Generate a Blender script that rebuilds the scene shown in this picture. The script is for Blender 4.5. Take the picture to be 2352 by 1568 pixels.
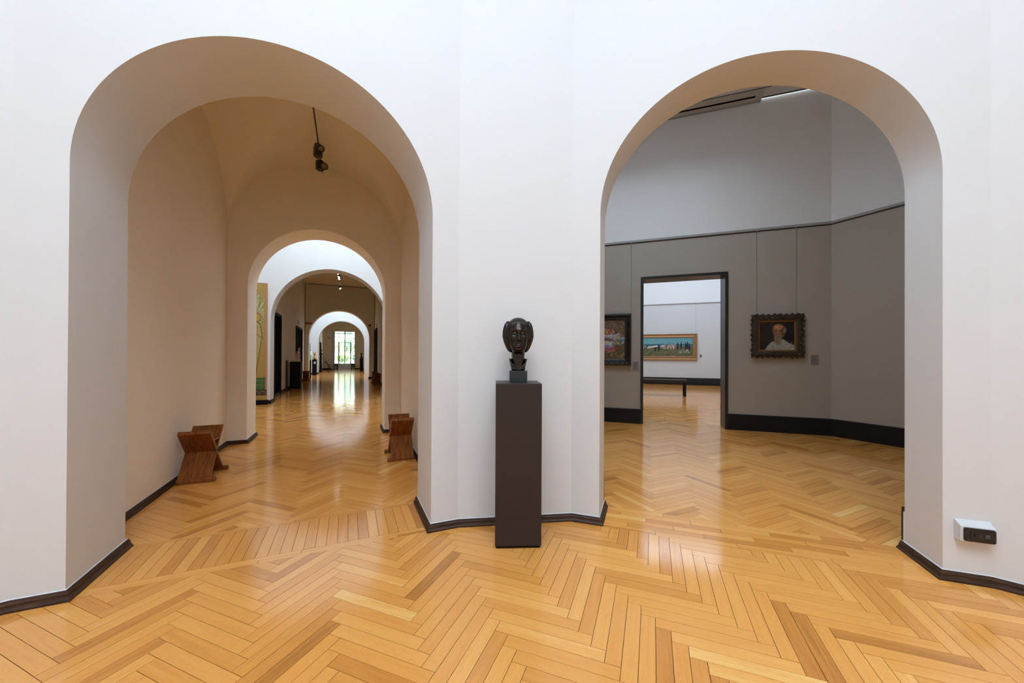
import bpy, bmesh, math, random
import numpy as np
from mathutils import Matrix, Vector

random.seed(7)
rng = np.random.default_rng(11)
for o in list(bpy.data.objects):
    bpy.data.objects.remove(o)
SC = bpy.context.scene
COL = SC.collection

# ------------------------------------------------------------------ camera
PW = 2352.0
cam_data = bpy.data.cameras.new('camera')
cam_data.sensor_width = 36.0
cam_data.lens = 36.0 * 843.09 / PW
cam_data.shift_y = (814.056 - 784.0) / PW
cam_data.clip_start = 0.02
cam_data.clip_end = 300
cam = bpy.data.objects.new('camera', cam_data)
COL.objects.link(cam)
EYE = 1.38
cam.matrix_world = (Matrix.Translation((0, 0, EYE))
                    @ Matrix.Rotation(math.pi / 2 + math.radians(0.2391), 4, 'X')
                    @ Matrix.Rotation(math.radians(0.2833), 4, 'Z'))
SC.camera = cam

# ------------------------------------------------------------------ world, exposure, daylight
SC.view_settings.view_transform = 'Standard'
SC.view_settings.look = 'None'
SC.view_settings.exposure = 0.0
SC.view_settings.gamma = 1.0
SC.view_settings.use_curve_mapping = False
SC.cycles.use_light_tree = False
SC.cycles.max_bounces = 6
SC.cycles.diffuse_bounces = 5
SC.cycles.glossy_bounces = 3
SC.cycles.transmission_bounces = 2
SC.cycles.transparent_max_bounces = 6
SC.cycles.caustics_reflective = False
SC.cycles.caustics_refractive = False
SC.cycles.use_adaptive_sampling = True
SC.cycles.adaptive_threshold = 0.2

wd = bpy.data.worlds.new('overcast_sky')
SC.world = wd
wd.use_nodes = True
bg = wd.node_tree.nodes['Background']
bg.inputs['Color'].default_value = (0.86, 0.94, 1.0, 1)
bg.inputs['Strength'].default_value = 11.0

AL = math.radians(-24.068)     # left gallery axis
AR = math.radians(19.937)      # right gallery axis


def WL(u, d):
    return (u * math.cos(AL) + d * math.sin(AL), -u * math.sin(AL) + d * math.cos(AL))


def WR(u, d):
    return (u * math.cos(AR) + d * math.sin(AR), -u * math.sin(AR) + d * math.cos(AR))


def daylight(name, loc, sx, sy, radiance, rz=0.0, col=(0.725, 0.895, 1.07)):
    """soft daylight of a roof glazing: an area light lying in the skylight opening, facing down"""
    l = bpy.data.lights.new(name, 'AREA')
    l.shape = 'RECTANGLE'
    l.size = sx
    l.size_y = sy
    l.energy = radiance * sx * sy * math.pi
    l.color = col
    o = bpy.data.objects.new(name, l)
    COL.objects.link(o)
    o.location = loc
    o.rotation_euler = (0, 0, rz)
    return o


ROOM_C = (0.209, -1.49)
SKC = (-0.05, -1.25)            # middle of the rotunda's skylight
SKY = dict(A=9.7, two=6.6, four=7.0, B=20.0, C=3.1)
daylight('skylight_rotunda', (SKC[0], SKC[1], 6.92), 4.5, 4.5, SKY['A'], -AL)
x, y = WL(-0.4, 10.0)
daylight('skylight_second_room', (x, y, 6.75), 4.4, 3.2, SKY['two'], -AL)
x, y = WL(-0.4, 27.3)
daylight('skylight_fourth_room', (x, y, 6.75), 4.0, 4.6, SKY['four'], -AL)
x, y = WR(0.0, 5.3)
daylight('skylight_grey_room', (x, y, 7.02), 1.75, 1.75, SKY['B'], -AR, (0.70, 0.89, 1.12))
x, y = WR(1.4, 14.2)
daylight('skylight_far_room', (x, y, 7.15), 5.0, 8.5, SKY['C'], -AR, (0.72, 0.89, 1.10))


# ------------------------------------------------------------------ helpers
class MB:
    def __init__(self):
        self.v = []
        self.f = []

    def add(self, v, f):
        b = len(self.v)
        self.v += [tuple(p) for p in v]
        self.f += [tuple(i + b for i in q) for q in f]
        return self

    def quad(self, *p):
        return self.add(p, [tuple(range(len(p)))])

    def box(self, x0, x1, y0, y1, z0, z1):
        v = [(x, y, z) for z in (z0, z1) for y in (y0, y1) for x in (x0, x1)]
        return self.add(v, [(0, 2, 3, 1), (4, 5, 7, 6), (0, 1, 5, 4), (2, 6, 7, 3), (0, 4, 6, 2), (1, 3, 7, 5)])

    def prism(self, poly, z0, z1):
        n = len(poly)
        v = [(p[0], p[1], z0) for p in poly] + [(p[0], p[1], z1) for p in poly]
        f = [tuple(range(n))[::-1], tuple(range(n, 2 * n))]
        f += [(i, (i + 1) % n, n + (i + 1) % n, n + i) for i in range(n)]
        return self.add(v, f)

    def extrude(self, poly, a, b):
        """polygon given in the y-z plane, extruded along x from a to b"""
        n = len(poly)
        v = [(a, p[0], p[1]) for p in poly] + [(b, p[0], p[1]) for p in poly]
        f = [tuple(range(n)), tuple(range(n, 2 * n))[::-1]]
        f += [(i, n + i, n + (i + 1) % n, (i + 1) % n) for i in range(n)]
        return self.add(v, f)

    def tube(self, a, b, r0, r1=None, n=12):
        r1 = r0 if r1 is None else r1
        a = Vector(a)
        b = Vector(b)
        w = (b - a).normalized()
        s = w.orthogonal().normalized()
        t = w.cross(s)
        v = []
        for c, r in ((a, r0), (b, r1)):
            for i in range(n):
                g = 2 * math.pi * i / n
                v.append(c + s * (r * math.cos(g)) + t * (r * math.sin(g)))
        f = [(i, (i + 1) % n, n + (i + 1) % n, n + i) for i in range(n)]
        f += [tuple(range(n))[::-1], tuple(range(n, 2 * n))]
        return self.add(v, f)

    def lathe(self, prof, n=20, c=(0, 0, 0), ax=None):
        """profile of (radius, height) about z (or about axis ax)"""
        m = Matrix.Identity(3)
        if ax is not None:
            m = Vector((0, 0, 1)).rotation_difference(Vector(ax)).to_matrix()
        v = []
        for r, h in prof:
            for i in range(n):
                g = 2 * math.pi * i / n
                p = m @ Vector((r * math.cos(g), r * math.sin(g), h))
                v.append((p.x + c[0], p.y + c[1], p.z + c[2]))
        k = len(prof)
        f = []
        for j in range(k - 1):
            for i in range(n):
                f.append((j * n + i, j * n + (i + 1) % n, (j + 1) * n + (i + 1) % n, (j + 1) * n + i))
        f += [tuple(range(n))[::-1], tuple(range((k - 1) * n, k * n))]
        return self.add(v, f)

    def blob(self, c, r, m=None, nu=8, nv=5):
        v = []
        m = m or Matrix.Identity(3)
        for j in range(nv + 1):
            t = math.pi * j / nv
            for i in range(nu):
                g = 2 * math.pi * i / nu
                p = m @ Vector((r[0] * math.sin(t) * math.cos(g), r[1] * math.sin(t) * math.sin(g), r[2] * math.cos(t)))
                v.append((p.x + c[0], p.y + c[1], p.z + c[2]))
        f = []
        for j in range(nv):
            for i in range(nu):
                f.append((j * nu + i, (j + 1) * nu + i, (j + 1) * nu + (i + 1) % nu, j * nu + (i + 1) % nu))
        return self.add(v, f)

    def build(self, name, mat=None, parent=None, loc=None, rz=0.0, smooth=None, bevel=0.0, weld=True):
        me = bpy.data.meshes.new(name)
        me.from_pydata(self.v, [], self.f)
        bm = bmesh.new()
        bm.from_mesh(me)
        if weld:
            bmesh.ops.remove_doubles(bm, verts=bm.verts, dist=1e-5)
            bmesh.ops.recalc_face_normals(bm, faces=bm.faces)
        bm.to_mesh(me)
        bm.free()
        o = bpy.data.objects.new(name, me)
        COL.objects.link(o)
        if mat:
            me.materials.append(mat)
        if parent:
            o.parent = parent
        if loc:
            o.location = loc
        o.rotation_euler[2] = rz
        if bevel:
            b = o.modifiers.new('bevel', 'BEVEL')
            b.width = bevel
            b.segments = 2
            b.limit_method = 'ANGLE'
        if smooth is not None:
            me.polygons.foreach_set('use_smooth', [True] * len(me.polygons))
            if smooth < 180:
                me.set_sharp_from_angle(angle=math.radians(smooth))
        return o


def empty(name, loc, rz=0.0):
    o = bpy.data.objects.new(name, None)
    o.empty_display_size = 0.1
    COL.objects.link(o)
    o.location = loc
    o.rotation_euler[2] = rz
    return o


def tag(o, label, cat=None, group=None, kind=None):
    o['label'] = label
    if cat:
        o['category'] = cat
    if group:
        o['group'] = group
    if kind:
        o['kind'] = kind
    return o


def struct(o, label):
    o['kind'] = 'structure'
    o['label'] = label
    return o


def copy_tree(o, parent=None):
    c = o.copy()
    COL.objects.link(c)
    c.parent = parent
    for ch in list(o.children):
        copy_tree(ch, c)
    return c


# ------------------------------------------------------------------ materials
def nodes(name):
    m = bpy.data.materials.new(name)
    m.use_nodes = True
    nt = m.node_tree
    return m, nt, nt.nodes['Principled BSDF']


def N(nt, kind, **kw):
    n = nt.nodes.new(kind)
    for k, v in kw.items():
        if k in n.inputs:
            n.inputs[k].default_value = v
        else:
            setattr(n, k, v)
    return n


def mat(name, col, rough=0.5, metal=0.0, spec=0.5, var=0.06, vscale=6.0, bump=0.0, bscale=40.0, coat=0.0, emit=None, estr=1.0, stretch=(1, 1, 1)):
    m, nt, b = nodes(name)
    b.inputs['Roughness'].default_value = rough
    b.inputs['Metallic'].default_value = metal
    b.inputs['Specular IOR Level'].default_value = spec
    b.inputs['Coat Weight'].default_value = coat
    tc = N(nt, 'ShaderNodeTexCoord')
    mp = N(nt, 'ShaderNodeMapping')
    mp.inputs['Scale'].default_value = stretch
    nt.links.new(tc.outputs['Object'], mp.inputs['Vector'])
    nz = N(nt, 'ShaderNodeTexNoise', Scale=vscale, Detail=5.0)
    nt.links.new(mp.outputs[0], nz.inputs['Vector'])
    mix = N(nt, 'ShaderNodeMix', data_type='RGBA')
    mix.inputs[6].default_value = tuple(c * (1 - var) for c in col) + (1,)
    mix.inputs[7].default_value = tuple(min(1, c * (1 + var)) for c in col) + (1,)
    nt.links.new(nz.outputs['Fac'], mix.inputs[0])
    nt.links.new(mix.outputs[2], b.inputs['Base Color'])
    if bump:
        bz = N(nt, 'ShaderNodeTexNoise', Scale=bscale, Detail=4.0)
        nt.links.new(mp.outputs[0], bz.inputs['Vector'])
        bp = N(nt, 'ShaderNodeBump', Strength=bump, Distance=0.01)
        nt.links.new(bz.outputs['Fac'], bp.inputs['Height'])
        nt.links.new(bp.outputs[0], b.inputs['Normal'])
    if emit:
        b.inputs['Emission Color'].default_value = tuple(emit) + (1,)
        b.inputs['Emission Strength'].default_value = estr
    return m


def wood_mat(name, dark, light, rough=0.35, stretch=(3, 3, 30), spec=0.28):
    m, nt, b = nodes(name)
    tc = N(nt, 'ShaderNodeTexCoord')
    mp = N(nt, 'ShaderNodeMapping')
    mp.inputs['Scale'].default_value = stretch
    nt.links.new(tc.outputs['Object'], mp.inputs['Vector'])
    nz = N(nt, 'ShaderNodeTexNoise', Scale=2.2, Detail=7.0, Roughness=0.62, Distortion=0.6)
    nt.links.new(mp.outputs[0], nz.inputs['Vector'])
    r = N(nt, 'ShaderNodeValToRGB')
    r.color_ramp.elements[0].position = 0.3
    r.color_ramp.elements[1].position = 0.72
    r.color_ramp.elements[0].color = tuple(dark) + (1,)
    r.color_ramp.elements[1].color = tuple(light) + (1,)
    nt.links.new(nz.outputs['Fac'], r.inputs[0])
    nt.links.new(r.outputs[0], b.inputs['Base Color'])
    b.inputs['Roughness'].default_value = rough
    b.inputs['Specular IOR Level'].default_value = spec
    bp = N(nt, 'ShaderNodeBump', Strength=0.12, Distance=0.004)
    nt.links.new(nz.outputs['Fac'], bp.inputs['Height'])
    nt.links.new(bp.outputs[0], b.inputs['Normal'])
    return m


def vcol_mat(name, rough=0.5, bump=0.25, bscale=120.0, attr='paint', spec=0.4):
    m, nt, b = nodes(name)
    a = N(nt, 'ShaderNodeAttribute', attribute_name=attr)
    tc = N(nt, 'ShaderNodeTexCoord')
    nz = N(nt, 'ShaderNodeTexNoise', Scale=bscale, Detail=3.0)
    nt.links.new(tc.outputs['Object'], nz.inputs['Vector'])
    hs = N(nt, 'ShaderNodeMix', data_type='RGBA', blend_type='MULTIPLY')
    hs.inputs[0].default_value = 0.25
    nt.links.new(a.outputs['Color'], hs.inputs[6])
    nt.links.new(nz.outputs['Color'], hs.inputs[7])
    nt.links.new(hs.outputs[2], b.inputs['Base Color'])
    b.inputs['Roughness'].default_value = rough
    b.inputs['Specular IOR Level'].default_value = spec
    bp = N(nt, 'ShaderNodeBump', Strength=bump, Distance=0.004)
    nt.links.new(nz.outputs['Fac'], bp.inputs['Height'])
    nt.links.new(bp.outputs[0], b.inputs['Normal'])
    return m


def plaster(name, col, upper=None, zsplit=None, var=0.015):
    """painted plaster; with zsplit the paint changes colour at a picture rail"""
    m, nt, b = nodes(name)
    tc = N(nt, 'ShaderNodeTexCoord')
    nz = N(nt, 'ShaderNodeTexNoise', Scale=0.9, Detail=2.0, Roughness=0.6)
    nt.links.new(tc.outputs['Object'], nz.inputs['Vector'])
    mix = N(nt, 'ShaderNodeMix', data_type='RGBA')
    mix.inputs[6].default_value = tuple(c * (1 - var) for c in col) + (1,)
    mix.inputs[7].default_value = tuple(c * (1 + var) for c in col) + (1,)
    nt.links.new(nz.outputs['Fac'], mix.inputs[0])
    out = mix.outputs[2]
    if upper:
        sx = N(nt, 'ShaderNodeSeparateXYZ')
        nt.links.new(tc.outputs['Object'], sx.inputs[0])
        gt = N(nt, 'ShaderNodeMath', operation='GREATER_THAN')
        gt.inputs[1].default_value = zsplit
        nt.links.new(sx.outputs['Z'], gt.inputs[0])
        m2 = N(nt, 'ShaderNodeMix', data_type='RGBA')
        nt.links.new(gt.outputs[0], m2.inputs[0])
        nt.links.new(out, m2.inputs[6])
        m2.inputs[7].default_value = tuple(upper) + (1,)
        out = m2.outputs[2]
    nt.links.new(out, b.inputs['Base Color'])
    b.inputs['Roughness'].default_value = 0.7
    b.inputs['Specular IOR Level'].default_value = 0.25
    bz = N(nt, 'ShaderNodeTexNoise', Scale=5.0, Detail=2.0)
    nt.links.new(tc.outputs['Object'], bz.inputs['Vector'])
    bp = N(nt, 'ShaderNodeBump', Strength=0.05, Distance=0.02)
    nt.links.new(bz.outputs['Fac'], bp.inputs['Height'])
    nt.links.new(bp.outputs[0], b.inputs['Normal'])
    return m


def parquet_mat():
    m, nt, b = nodes('oak_parquet')
    a = N(nt, 'ShaderNodeAttribute', attribute_name='pc')
    sp = N(nt, 'ShaderNodeSeparateColor')
    nt.links.new(a.outputs['Color'], sp.inputs[0])
    uv = N(nt, 'ShaderNodeUVMap', uv_map='grain')
    off = N(nt, 'ShaderNodeVectorMath', operation='SCALE')
    off.inputs['Scale'].default_value = 37.0
    nt.links.new(a.outputs['Color'], off.inputs[0])

    def grain(sx, sy, scale, detail, dist=0.0):
        mp = N(nt, 'ShaderNodeMapping')
        mp.inputs['Scale'].default_value = (sx, sy, 1)
        nt.links.new(uv.outputs[0], mp.inputs['Vector'])
        ad = N(nt, 'ShaderNodeVectorMath', operation='ADD')
        nt.links.new(mp.outputs[0], ad.inputs[0])
        nt.links.new(off.outputs[0], ad.inputs[1])
        n = N(nt, 'ShaderNodeTexNoise', Scale=scale, Detail=detail, Roughness=0.6, Distortion=dist)
        nt.links.new(ad.outputs[0], n.inputs['Vector'])
        return n
    g1 = grain(1.6, 26.0, 1.6, 4.0, 0.8)
    g2 = grain(34.0, 420.0, 1.0, 2.0)
    ramp = N(nt, 'ShaderNodeValToRGB')
    e = ramp.color_ramp.elements
    e[0].position = 0.0
    e[0].color = (0.40, 0.155, 0.032, 1)
    e[1].position = 1.0
    e[1].color = (0.80, 0.45, 0.14, 1)
    for p, c in ((0.18, (0.55, 0.216, 0.043, 1)), (0.5, (0.70, 0.302, 0.068, 1)), (0.82, (0.76, 0.355, 0.088, 1))):
        q = e.new(p)
        q.color = c
    # the plank's own tone plus the streaks of its grain
    gm = N(nt, 'ShaderNodeMapRange')
    gm.inputs['From Min'].default_value = 0.3
    gm.inputs['From Max'].default_value = 0.7
    gm.inputs['To Min'].default_value = -0.13
    gm.inputs['To Max'].default_value = 0.11
    nt.links.new(g1.outputs['Fac'], gm.inputs['Value'])
    ad = N(nt, 'ShaderNodeMath', operation='ADD', use_clamp=True)
    nt.links.new(sp.outputs[0], ad.inputs[0])
    nt.links.new(gm.outputs[0], ad.inputs[1])
    nt.links.new(ad.outputs[0], ramp.inputs[0])
    fm = N(nt, 'ShaderNodeMapRange')
    fm.inputs['From Min'].default_value = 0.56
    fm.inputs['From Max'].default_value = 0.72
    fm.inputs['To Min'].default_value = 1.0
    fm.inputs['To Max'].default_value = 0.80
    nt.links.new(g2.outputs['Fac'], fm.inputs['Value'])
    mu = N(nt, 'ShaderNodeMix', data_type='RGBA', blend_type='MULTIPLY')
    mu.inputs[0].default_value = 1.0
    nt.links.new(ramp.outputs[0], mu.inputs[6])
    nt.links.new(fm.outputs[0], mu.inputs[7])
    nt.links.new(mu.outputs[2], b.inputs['Base Color'])
    tc = N(nt, 'ShaderNodeTexCoord')
    wz = N(nt, 'ShaderNodeTexNoise', Scale=1.4, Detail=1.0)
    nt.links.new(tc.outputs['Object'], wz.inputs['Vector'])
    rm = N(nt, 'ShaderNodeMapRange')
    rm.inputs['To Min'].default_value = 0.08
    rm.inputs['To Max'].default_value = 0.16
    nt.links.new(wz.outputs['Fac'], rm.inputs['Value'])
    nt.links.new(rm.outputs[0], b.inputs['Roughness'])
    b.inputs['Specular IOR Level'].default_value = 0.68
    bp = N(nt, 'ShaderNodeBump', Strength=0.05, Distance=0.003)
    nt.links.new(g1.outputs['Fac'], bp.inputs['Height'])
    nt.links.new(bp.outputs[0], b.inputs['Normal'])
    return m


M_WHITE = plaster('white_plaster', (0.665, 0.66, 0.65))
M_BOUNCEWHITE = plaster('bounce_lit_white_plaster', (0.90, 0.825, 0.71))  # white walls of bays and halls, warm bounced light put into the paint
M_GREY = plaster('taupe_wall_paint', (0.405, 0.36, 0.30), (0.78, 0.765, 0.74), 3.79, var=0.03)
M_CWALL = plaster('pale_grey_wall_paint', (0.66, 0.665, 0.66), (0.84, 0.84, 0.84), 4.03, var=0.02)
M_FLOOR = parquet_mat()
M_JOINT = mat('dark_floor_joint', (0.014, 0.009, 0.006), 0.9, spec=0.1)
M_SKIRT = wood_mat('dark_stained_skirting', (0.022, 0.010, 0.005), (0.085, 0.042, 0.023), 0.42, (4, 4, 30), 0.14)
M_BLACKSKIRT = mat('black_skirting', (0.011, 0.008, 0.007), 0.5, spec=0.25)
M_CAULK = mat('white_caulk', (0.60, 0.60, 0.59), 0.7, bump=0.5, bscale=60)
M_PED = mat('dark_brown_lacquer', (0.027, 0.018, 0.016), 0.40, spec=0.35, bump=0.02, bscale=200)
M_PED2 = mat('black_brown_lacquer', (0.009, 0.007, 0.007), 0.6, spec=0.15)
M_BENCH = wood_mat('walnut_bench', (0.080, 0.020, 0.004), (0.33, 0.105, 0.020), 0.28, (30, 3, 3))
M_BRONZE = mat('dark_bronze', (0.033, 0.025, 0.020), 0.27, metal=0.85, spec=0.6, var=0.35, vscale=25, bump=0.10, bscale=160)
M_STONE = mat('dark_green_marble', (0.011, 0.016, 0.018), 0.30, var=0.5, vscale=14, stretch=(1, 1, 6))
M_METAL = mat('dark_door_metal', (0.022, 0.020, 0.019), 0.36, metal=0.35)
M_BLACK = mat('black_paint', (0.006, 0.0055, 0.0055), 0.65, spec=0.12)
M_DARKROOM = mat('black_lining', (0.004, 0.004, 0.004), 1.0, spec=0.05)
M_RAIL = mat('grey_picture_rail', (0.34, 0.33, 0.31), 0.5)
M_RAILSHADE = mat('rail_shadow_line', (0.05, 0.04, 0.035), 0.7)  # shadow under the picture rail, painted as a dark strip
M_WIRE = mat('steel_wire', (0.30, 0.29, 0.28), 0.4, metal=0.8)
M_GILT = mat('old_gilt', (0.34, 0.17, 0.05), 0.38, metal=0.7, var=0.35, vscale=30, bump=0.3, bscale=90)
M_CARVED = mat('dark_carved_wood', (0.050, 0.030, 0.016), 0.42, metal=0.25, var=0.6, vscale=30, bump=0.4, bscale=80)
M_BLKFRAME = mat('blackened_frame', (0.028, 0.022, 0.017), 0.4, metal=0.25, var=0.6, vscale=40, bump=0.5, bscale=90)
M_GOLDFRAME = mat('worn_gold_frame', (0.36, 0.19, 0.075), 0.45, metal=0.3, var=0.3, vscale=12, bump=0.25, bscale=60)
M_PAINT = vcol_mat('oil_paint')
M_MOSAIC = vcol_mat('glazed_mosaic', 0.38, 0.5, 70.0)
M_CARD = mat('taupe_caption_card', (0.25, 0.205, 0.20), 0.6)
M_INK = mat('caption_print', (0.10, 0.08, 0.08), 0.7)
M_PLASTIC = mat('white_plastic', (0.62, 0.63, 0.64), 0.35)
M_SOCKET = mat('black_socket', (0.010, 0.011, 0.013), 0.22)
M_SOCKET2 = mat('grey_switch', (0.06, 0.065, 0.07), 0.3)
M_SPOT = mat('black_lamp_housing', (0.012, 0.011, 0.010), 0.4)
M_LENS = mat('unlit_lamp_lens', (0.22, 0.18, 0.15), 0.15, spec=0.8)
M_LIT = mat('lit_lamp_lens', (0.9, 0.88, 0.8), 0.4, emit=(1.0, 0.90, 0.74), estr=9.0)
M_GLASSDAY = mat('daylit_roof_glass', (0.8, 0.85, 0.9), 0.6, emit=(0.86, 0.95, 1.0), estr=0.75)
M_RED = mat('red_sign', (0.22, 0.012, 0.014), 0.5)
M_SIGNTXT = mat('sign_print', (0.75, 0.6, 0.58), 0.6)
M_PALE = mat('pale_stone', (0.62, 0.50, 0.40), 0.6)
M_GOLD = mat('gilded_sculpture', (0.62, 0.30, 0.05), 0.3, metal=0.6)
M_MARBLESTEP = mat('grey_marble_step', (0.66, 0.69, 0.76), 0.25, var=0.1)
M_FRAMEGREY = mat('grey_window_steel', (0.20, 0.215, 0.24), 0.45, metal=0.2)
M_SHUTTER = mat('pale_grey_shutter', (0.58, 0.61, 0.68), 0.5)
M_LEAF = mat('green_leaf', (0.14, 0.24, 0.11), 0.6, var=0.5, vscale=3)
M_LEAF2 = mat('yellow_green_leaf', (0.30, 0.38, 0.13), 0.6, var=0.4, vscale=3)
M_BARK = mat('bark', (0.06, 0.045, 0.035), 0.9)
M_LAWN = mat('lawn', (0.22, 0.30, 0.12), 0.9, var=0.3)
M_GRAVEL = mat('pale_gravel', (0.55, 0.52, 0.48), 0.9)
M_RENDERW = mat('white_render', (0.75, 0.74, 0.72), 0.8)
M_PANE2 = mat('dark_far_pane', (0.10, 0.13, 0.16), 0.2)


def glass_mat(name, tint=(0.96, 0.99, 0.98)):
    m = bpy.data.materials.new(name)
    m.use_nodes = True
    nt = m.node_tree
    nt.nodes.clear()
    out = nt.nodes.new('ShaderNodeOutputMaterial')
    tr = N(nt, 'ShaderNodeBsdfTransparent')
    tr.inputs['Color'].default_value = tint + (1,)
    gl = N(nt, 'ShaderNodeBsdfGlossy', Roughness=0.02)
    fr = N(nt, 'ShaderNodeFresnel', IOR=1.45)
    mx = nt.nodes.new('ShaderNodeMixShader')
    nt.links.new(fr.outputs[0], mx.inputs[0])
    nt.links.new(tr.outputs[0], mx.inputs[1])
    nt.links.new(gl.outputs[0], mx.inputs[2])
    nt.links.new(mx.outputs[0], out.inputs[0])
    return m


M_GLASS = glass_mat('clear_glass')
M_VITRINE = glass_mat('greenish_glass', (0.74, 0.88, 0.86))


# ------------------------------------------------------------------ shell builders
def arch_wall(mb, u0, u1, H, d0, d1, uc, r, zs, e, n=128):
    pts = [(uc - r, 0.0)]
    for i in range(n + 1):
        g = math.pi * (1 - i / n)
        pts.append((uc + r * math.cos(g), zs + e * math.sin(g)))
    pts.append((uc + r, 0.0))
    for d in (d0, d1):
        mb.quad((u0, d, 0), (uc - r, d, 0), (uc - r, d, zs), (uc - r, d, H), (u0, d, H))
        mb.quad((uc + r, d, 0), (u1, d, 0), (u1, d, H), (uc + r, d, H), (uc + r, d, zs))
        for i in range(1, n + 1):
            a, b = pts[i], pts[i + 1]
            mb.quad((a[0], d, a[1]), (b[0], d, b[1]), (b[0], d, H), (a[0], d, H))
    for a, b in zip(pts, pts[1:]):
        mb.quad((a[0], d0, a[1]), (b[0], d0, b[1]), (b[0], d1, b[1]), (a[0], d1, a[1]))
    for u in (u0, u1):
        mb.quad((u, d0, 0), (u, d1, 0), (u, d1, H), (u, d0, H))
    tops = [u0] + [p[0] for p in pts[1:-1]] + [u1]
    for a, b in zip(tops, tops[1:]):
        mb.quad((a, d0, H), (b, d0, H), (b, d1, H), (a, d1, H))
    return mb


def sweep(mb, pts, prof, closed=False):
    """profile of (offset into the room on the right-hand side of the path, height) along a plan polyline, mitred"""
    n = len(pts)
    nor = []
    for i in range(n - 1):
        dx, dy = pts[i + 1][0] - pts[i][0], pts[i + 1][1] - pts[i][1]
        l = math.hypot(dx, dy)
        nor.append((dy / l, -dx / l))
    rings = []
    for i in range(n):
        a = nor[max(i - 1, 0)]
        b = nor[min(i, n - 2)]
        k = 1 + a[0] * b[0] + a[1] * b[1]
        m = ((a[0] + b[0]) / k, (a[1] + b[1]) / k)
        rings.append([(pts[i][0] + m[0] * t, pts[i][1] + m[1] * t, z) for t, z in prof])
    k = len(prof)
    v = [p for r in rings for p in r]
    f = []
    for i in range(n - 1):
        for j in range(k):
            f.append((i * k + j, i * k + (j + 1) % k, (i + 1) * k + (j + 1) % k, (i + 1) * k + j))
    f += [tuple(range(k)), tuple(range((n - 1) * k, n * k))[::-1]]
    return mb.add(v, f)


PROF_A = [(0.0, 0.0), (0.037, 0.0), (0.037, 0.010), (0.031, 0.015), (0.025, 0.021), (0.022, 0.032), (0.023, 0.039), (0.017, 0.045), (0.013, 0.055), (0.0, 0.055)]
PROF_CAULK = [(0.0, 0.054), (0.006, 0.0555), (0.002, 0.059), (0.0, 0.060)]
PROF_B = [(0.0, 0.0), (0.035, 0.0), (0.035, 0.292), (0.028, 0.30), (0.0, 0.30)]


# ------------------------------------------------------------------ parquet
def clip(poly, reg):
    """clip polygon by convex counter-clockwise region"""
    out = poly
    n = len(reg)
    for i in range(n):
        a, b = reg[i], reg[(i + 1) % n]
        ex, ey = b[0] - a[0], b[1] - a[1]
        src, out = out, []
        if not src:
            return []
        for j in range(len(src)):
            p, q = src[j], src[(j + 1) % len(src)]
            sp = ex * (p[1] - a[1]) - ey * (p[0] - a[0])
            sq = ex * (q[1] - a[1]) - ey * (q[0] - a[0])
            if sp >= 0:
                out.append(p)
            if (sp >= 0) != (sq >= 0):
                t = sp / (sp - sq)
                out.append((p[0] + t * (q[0] - p[0]), p[1] + t * (q[1] - p[1])))
    return out


def area(p):
    return 0.5 * abs(sum(p[i][0] * p[(i + 1) % len(p)][1] - p[(i + 1) % len(p)][0] * p[i][1] for i in range(len(p))))


def ccw(p):
    s = sum(p[i][0] * p[(i + 1) % len(p)][1] - p[(i + 1) % len(p)][0] * p[i][1] for i in range(len(p)))
    return p if s > 0 else p[::-1]


GAP = 0.0012


def herring(reg, L, w, u0, d0):
    """herringbone planks (polygon, start, direction) clipped to a convex region; the spines lie at u0 + k*L*sqrt2"""
    reg = ccw(reg)
    s = math.sqrt(0.5)
    us = [p[0] for p in reg]
    ds = [p[1] for p in reg]
    out = []
    per = L * math.sqrt(2)
    for k in range(int((min(us) - u0) / per) - 2, int((max(us) - u0) / per) + 3):
        cu = u0 + k * per
        kmin = int((d0 - max(ds)) / (w * math.sqrt(2))) - int(L / w) - 3
        kmax = int((d0 - min(ds)) / (w * math.sqrt(2))) + 3
        for j in range(kmin, kmax):
            for hv in (0, 1):
                if hv == 0:
                    p0, p1, q0, q1 = j * w, j * w + L, j * w, (j + 1) * w
                else:
                    p0, p1, q0, q1 = (j - 1) * w, j * w, j * w, j * w + L
                p0 += GAP; p1 -= GAP; q0 += GAP; q1 -= GAP
                cor = [(p0, q0), (p1, q0), (p1, q1), (p0, q1)]
                pol = [(cu + (p - q) * s, d0 - (p + q) * s) for p, q in cor]
                c = clip(ccw(pol), reg)
                if len(c) >= 3 and area(c) > 0.0004:
                    o = pol[0]
                    dr = (s, -s) if hv == 0 else (-s, -s)
                    out.append((c, o, dr))
    return out


def rows(reg, a, dirv, L, w, nrow, stag):
    """parallel rows of planks starting at corner a, running along dirv, stacked to the left of it"""
    reg = ccw(reg)
    nx, ny = -dirv[1], dirv[0]
    out = []
    for j in range(nrow):
        sh = (j * stag) % L
        for i in range(-1, 60):
            x0 = i * L - sh + GAP
            x1 = (i + 1) * L - sh - GAP
            y0 = j * w + GAP
            y1 = (j + 1) * w - GAP
            pol = [(a[0] + dirv[0] * x + nx * y, a[1] + dirv[1] * x + ny * y) for x, y in ((x0, y0), (x1, y0), (x1, y1), (x0, y1))]
            c = clip(ccw(pol), reg)
            if len(c) >= 3 and area(c) > 0.0003:
                out.append((c, pol[0], dirv))
    return out


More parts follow.
